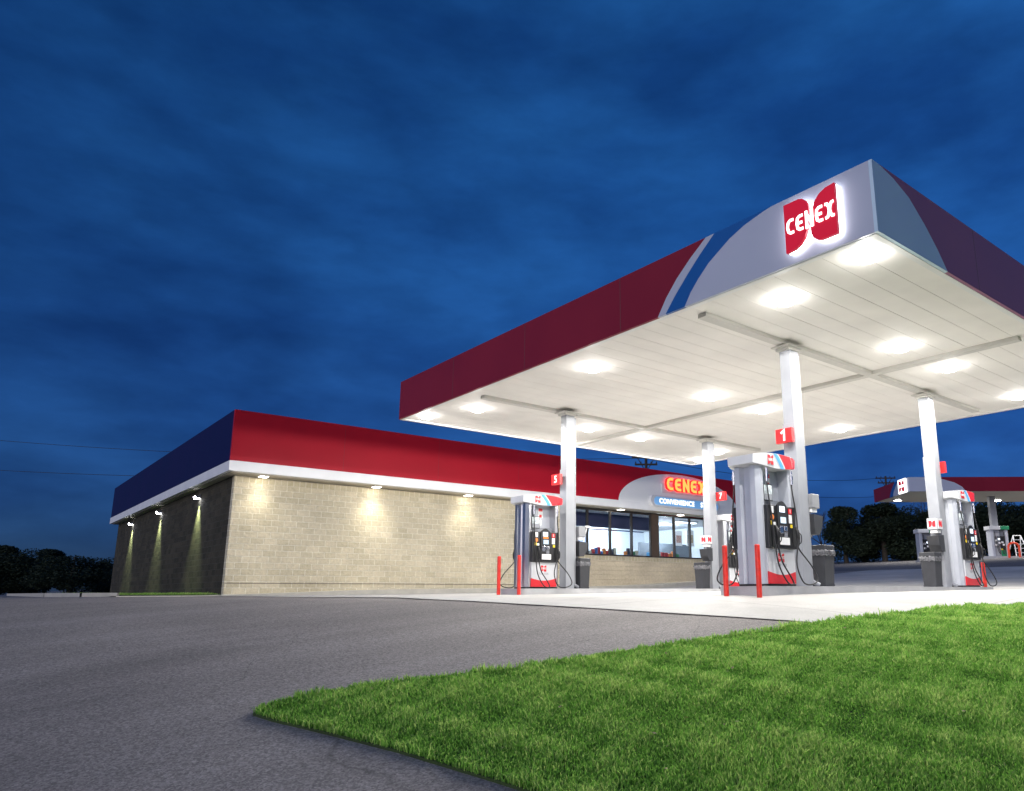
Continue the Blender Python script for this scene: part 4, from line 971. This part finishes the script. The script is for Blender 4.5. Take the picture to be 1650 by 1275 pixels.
# ------------------------------------------------------------------ trees
def crown_mesh(name, n, h, r, seed, shape):
    rs = np.random.default_rng(seed)
    lob = [(rs.uniform(0, 6.28), rs.uniform(.1, .85), rs.uniform(.35, .75)) for _ in range(26)]
    V = []; F = []; T = []
    for k in range(n):
        a, zc, k_ = lob[rs.integers(len(lob))]
        prof = (1 - zc) ** .75 if shape == 'cone' else math.sqrt(max(.05, 1 - (2 * zc - .9) ** 2))
        cx_, cy_, cz = math.cos(a) * r * prof * k_, math.sin(a) * r * prof * k_, (zc * .92 + .03) * h
        q = rs.normal(0, 1, 3); q /= np.linalg.norm(q) + 1e-6; q *= rs.uniform(.3, 1) ** .5
        rr = r * (.42 if shape != 'cone' else .26 + .22 * (1 - zc))
        p = np.array([cx_ + q[0] * rr, cy_ + q[1] * rr, cz + q[2] * rr * .8]); p[2] = max(.05, p[2])
        s = rs.uniform(.06, .16); u = rs.normal(0, 1, 3); u /= np.linalg.norm(u); w = np.cross(u, rs.normal(0, 1, 3)); w /= np.linalg.norm(w) + 1e-6
        b = len(V); V += [p - u * s, p + w * s * .45, p + u * s, p - w * s * .45]; F.append((b, b + 1, b + 2, b + 3)); T += [float(np.clip(rs.normal(.45, .25), 0, 1))] * 4
    me = bpy.data.meshes.new(name); me.from_pydata([tuple(map(float, v)) for v in V], [], F)
    at = me.attributes.new('tone', 'FLOAT', 'POINT'); at.data.foreach_set('value', T); me.materials.append(M['needles']); return me
CR = [crown_mesh('crown', 13000, 5.8, 2.6, 11, 'round'), crown_mesh('crown', 13000, 6.4, 2.5, 12, 'cone'), crown_mesh('crown', 13000, 5.2, 2.9, 13, 'round')]
def tree(px, d, kind, sc, label, sx=1.):
    l = (px - 950) / 1188.5 * d / math.cos(R(12.3)); x, y = dl(d, l); z = tz(x, y)
    t = empty('evergreen_tree', (x, y, z - .1), rnd.random() * 6, label=label, cat='tree', group='dark trees behind the stations'); t.scale = (sc * sx * 1.22, sc * sx * 1.22, sc * 1.03)
    c = bpy.data.objects.new('crown', CR[kind]); col.objects.link(c); c.parent = t
    MB().tube([(0, 0, -.2), (.05, 0, 1.4), (0, .05, 3.4), (.02, 0, 5.)], [.2, .16, .1, .03], 8).build('trunk', 'bark', t)
tree(1348, 72, 1, .97, 'dark evergreen tree with the narrow pointed top, first beyond the pump one bin')
tree(1376, 74, 0, .86, 'dark low evergreen tree between the narrow one and the broad one')
tree(1408, 72, 1, 1.0, 'dark broad evergreen tree with a blunt top below the utility pole', 1.25)
tree(1442, 74, 0, .95, 'dark rounded evergreen tree just below the end of the distant canopy')
tree(1474, 75, 2, .98, 'dark evergreen tree directly behind the first green topped pump', 1.1)
tree(1508, 74, 2, .95, 'dark evergreen tree behind the column before pump three', 1.1)
tree(1545, 76, 2, .98, 'dark evergreen tree behind the body of pump three', 1.1)
tree(1585, 74, 0, 1.08, 'dark evergreen tree behind the column of the distant canopy')
tree(1612, 76, 2, 1.0, 'dark evergreen tree right behind the second green topped pump', 1.1)
tree(1648, 80, 0, .72, 'low dark evergreen tree behind the step ladder', 1.3)
tree(150, 80, 2, .8, 'low dark tree beyond the far end of the shop side wall', 1.5)
tree(70, 84, 0, .9, 'dark rounded tree at the picture edge beyond the shop', 1.4)
tree(5, 82, 2, .85, 'broad dark tree furthest from the shop side wall', 1.5)
def bare_tree(px, d, h, seed, label):
    r = random.Random(seed); l = (px - 950) / 1188.5 * d / math.cos(R(12.3)); x, y = dl(d, l)
    t = empty('bare_tree', (x, y, tz(x, y)), label=label, cat='tree', group='bare trees beyond the rear road')
    tr_, br_ = MB(), MB()
    tr_.tube([(0, 0, -.2), (.05, .03, h * .2), (0, .1, h * .36)], [.16, .13, .1], 8)
    def grow(p, dirv, ln, rad, dep):
        q = p + dirv * ln; m = p.lerp(q, .5) + Vector((r.uniform(-1, 1), r.uniform(-1, 1), r.uniform(-.3, .6))) * ln * .08
        br_.tube([p, m, q], [rad, rad * .85, rad * .65], 5)
        if dep == 0: return
        for k in range(3 if dep > 1 else 4):
            nd = (dirv + Vector((r.uniform(-1, 1), r.uniform(-1, 1), r.uniform(-.2, .8))) * .75).normalized(); grow(p.lerp(q, r.uniform(.5, 1)), nd, ln * r.uniform(.58, .8), rad * .58, dep - 1)
    for k in range(5): grow(Vector((0, .06, h * (.22 + .03 * k))), Vector((r.uniform(-1, 1), r.uniform(-1, 1), r.uniform(.6, 1.6))).normalized(), h * .27, .06, 4)
    tr_.build('trunk', 'bark', t); br_.build('branches', 'bark', t)
tree(205, 88, 0, .75, 'small dark tree just beyond the rear corner of the shop', 1.2)
tree(110, 95, 1, 1.0, 'taller dark pointed tree rising between the low trees beyond the shop', 1.2)
tree(40, 96, 1, 1.1, 'tallest dark pointed tree beyond the shop, near the picture edge', 1.3)
bare_tree(1312, 85, 6.8, 4, 'bare leafless tree showing between the column of pump one and the evergreens')
bare_tree(1488, 92, 8.2, 6, 'bare leafless tree above the evergreens under the distant canopy')
bare_tree(1640, 95, 8., 8, 'pale bare leafless tree beyond the low evergreen and ladder')
# ------------------------------------------------------------------ utility poles and wires
def pole(px, d, zt, arm, label):
    l = (px - 950) / 1188.5 * d / math.cos(R(12.3)); x, y = dl(d, l); z0 = tz(x, y)
    t = empty('utility_pole', (x, y, z0), FROT, label=label, cat='utility pole', group='wooden utility poles'); H = zt - z0
    MB().cyl((0, 0, -.3), (0, 0, H), .17, .12, 10).build('pole', 'polewood', t)
    for zz, ar in ((H - .25, arm), (H - .85, arm * .8)):
        c = MB().box(-ar, ar, -.07, .07, zz - .07, zz + .07).build('crossarm', 'polewood', t)
        ins = MB()
        for q in (-.92, -.45, .45, .92): ins.cyl((q * ar, 0, zz + .07), (q * ar, 0, zz + .26), .06, .035, 8)
        ins.build('insulators', 'wire', c)
    for s in (-1, 1): MB().cyl((s * arm * .6, 0, H - .3), (0, 0, H - 1.5), .035, n=6).build('brace', 'polewood', t)
    return x, y, zt
pa = pole(1420, 92, 14.2, 1.25, 'wooden utility pole with crossarms rising behind the evergreens and distant canopy')
pb = pole(1040, 62, 11.5, 1.2, 'wooden utility pole with crossarms showing above the shop roof edge')
def wire(p, q, sag, label):
    p, q = Vector(p), Vector(q); pts = [p.lerp(q, i / 24) - Vector((0, 0, sag * 4 * (i / 24) * (1 - i / 24))) for i in range(25)]
    tag(MB().tube(pts, .022, 5).build('overhead_wire', 'wire'), label, 'wire', 'overhead wires between the poles')
wire((pb[0], pb[1], 11.2), (pa[0] - 1, pa[1], 13.9), 1.0, 'upper overhead wire running from the shop pole to the pole by the evergreens')
wire((pb[0], pb[1], 10.2), (pa[0] - 1, pa[1], 11.6), 1.0, 'lower overhead wire running from the shop pole to the pole by the evergreens')
lw = dl(75, -75)
wire((lw[0], lw[1], 17.), (pb[0], pb[1], 11.2), 1.2, 'upper overhead wire crossing the sky behind the navy side of the shop')
wire((lw[0], lw[1], 13.5), (pb[0], pb[1], 10.2), 1.2, 'lower overhead wire crossing the sky behind the navy side of the shop')

# ------------------------------------------------------------------ sky, sun, camera
SUN_EL, SUN_AZ = R(13.0), math.atan2(-.25, -1.)           # low afterglow behind and left of the camera
w = bpy.data.worlds.new('World'); scene.world = w; w.use_nodes = True
n, l = w.node_tree.nodes, w.node_tree.links; bg = n['Background']
sky = n.new('ShaderNodeTexSky'); sky.sky_type = 'NISHITA'; sky.sun_disc = False
sky.sun_elevation = SUN_EL; sky.sun_rotation = math.pi / 2 - SUN_AZ; sky.air_density = 1.2; sky.dust_density = .3; sky.ozone_density = 6.
tc = n.new('ShaderNodeTexCoord'); mp = n.new('ShaderNodeMapping'); mp.inputs['Scale'].default_value = (1., 1., 2.6)
l.new(tc.outputs['Generated'], mp.inputs['Vector'])
nz = n.new('ShaderNodeTexNoise'); nz.inputs['Scale'].default_value = 3.2; nz.inputs['Detail'].default_value = 7; nz.inputs['Roughness'].default_value = .5; nz.inputs['Distortion'].default_value = .12
l.new(mp.outputs[0], nz.inputs['Vector'])
cr = n.new('ShaderNodeValToRGB'); cr.color_ramp.elements[0].position = .34; cr.color_ramp.elements[1].position = .66
cr.color_ramp.elements[0].color = (.58, .58, .66, 1); cr.color_ramp.elements[1].color = (1.22, 1.14, 1.08, 1)
l.new(nz.outputs['Fac'], cr.inputs['Fac'])
tint = n.new('ShaderNodeVectorMath'); tint.operation = 'MULTIPLY'; tint.inputs[1].default_value = (.29, .98, 1.34)
l.new(sky.outputs[0], tint.inputs[0])
nf = n.new('ShaderNodeTexNoise'); nf.inputs['Scale'].default_value = 13; nf.inputs['Detail'].default_value = 6; nf.inputs['Roughness'].default_value = .6
l.new(mp.outputs[0], nf.inputs['Vector'])
fr = n.new('ShaderNodeMapRange'); fr.inputs['From Min'].default_value = .3; fr.inputs['From Max'].default_value = .7; fr.inputs['To Min'].default_value = .87; fr.inputs['To Max'].default_value = 1.08
l.new(nf.outputs['Fac'], fr.inputs['Value'])
cm = n.new('ShaderNodeVectorMath'); cm.operation = 'SCALE'; l.new(cr.outputs[0], cm.inputs[0]); l.new(fr.outputs[0], cm.inputs['Scale'])
mul = n.new('ShaderNodeVectorMath'); mul.operation = 'MULTIPLY'; l.new(tint.outputs[0], mul.inputs[0]); l.new(cm.outputs[0], mul.inputs[1])
sx_ = n.new('ShaderNodeSeparateXYZ'); l.new(tc.outputs['Generated'], sx_.inputs[0])
el = n.new('ShaderNodeValToRGB'); el.color_ramp.elements[0].position = 0; el.color_ramp.elements[0].color = (.36, .21, .46, 1)
e2 = el.color_ramp.elements[1]; e2.position = .75; e2.color = (1.15, 1.02, 1.12, 1)
e3 = el.color_ramp.elements.new(.28); e3.color = (.62, .44, .62, 1)
l.new(sx_.outputs[2], el.inputs['Fac'])
mul2 = n.new('ShaderNodeVectorMath'); mul2.operation = 'MULTIPLY'; l.new(mul.outputs[0], mul2.inputs[0]); l.new(el.outputs[0], mul2.inputs[1])
l.new(mul2.outputs[0], bg.inputs['Color']); bg.inputs['Strength'].default_value = .04
sd = bpy.data.lights.new('sun', 'SUN'); sd.energy = .62; sd.angle = R(40); sd.color = (1., .94, .96)
so_ = bpy.data.objects.new('sun', sd); col.objects.link(so_)
dv = Vector((math.cos(SUN_AZ) * math.cos(SUN_EL), math.sin(SUN_AZ) * math.cos(SUN_EL), math.sin(SUN_EL)))
so_.rotation_euler = dv.to_track_quat('Z', 'Y').to_euler()

cd = bpy.data.cameras.new('camera'); cam = bpy.data.objects.new('camera', cd); col.objects.link(cam)
cd.sensor_width = 36; cd.sensor_fit = 'HORIZONTAL'; cd.lens = 1188.5 / 1650 * 36; cd.shift_x = -125 / 1650; cd.shift_y = 58 / 1650
cd.clip_start = .05; cd.clip_end = 2000
pit, rol = R(12.295), R(-.18)
Fv = Vector((math.cos(YAW) * math.cos(pit), math.sin(YAW) * math.cos(pit), math.sin(pit)))
Rv = Vector((math.sin(YAW), -math.cos(YAW), 0)); Uv = Rv.cross(Fv)
R2 = Rv * math.cos(rol) + Uv * math.sin(rol); U2v = Uv * math.cos(rol) - Rv * math.sin(rol)
cam.matrix_world = Matrix(((R2.x, U2v.x, -Fv.x, CAM.x), (R2.y, U2v.y, -Fv.y, CAM.y), (R2.z, U2v.z, -Fv.z, CAM.z), (0, 0, 0, 1)))
scene.camera = cam
scene.view_settings.view_transform = 'Standard'; scene.view_settings.look = 'None'; scene.view_settings.exposure = 1.15; scene.view_settings.gamma = 1
scene.cycles.use_denoising = True
scene.cycles.max_bounces = 6; scene.cycles.sample_clamp_indirect = 6
scene.cycles.transparent_max_bounces = 12
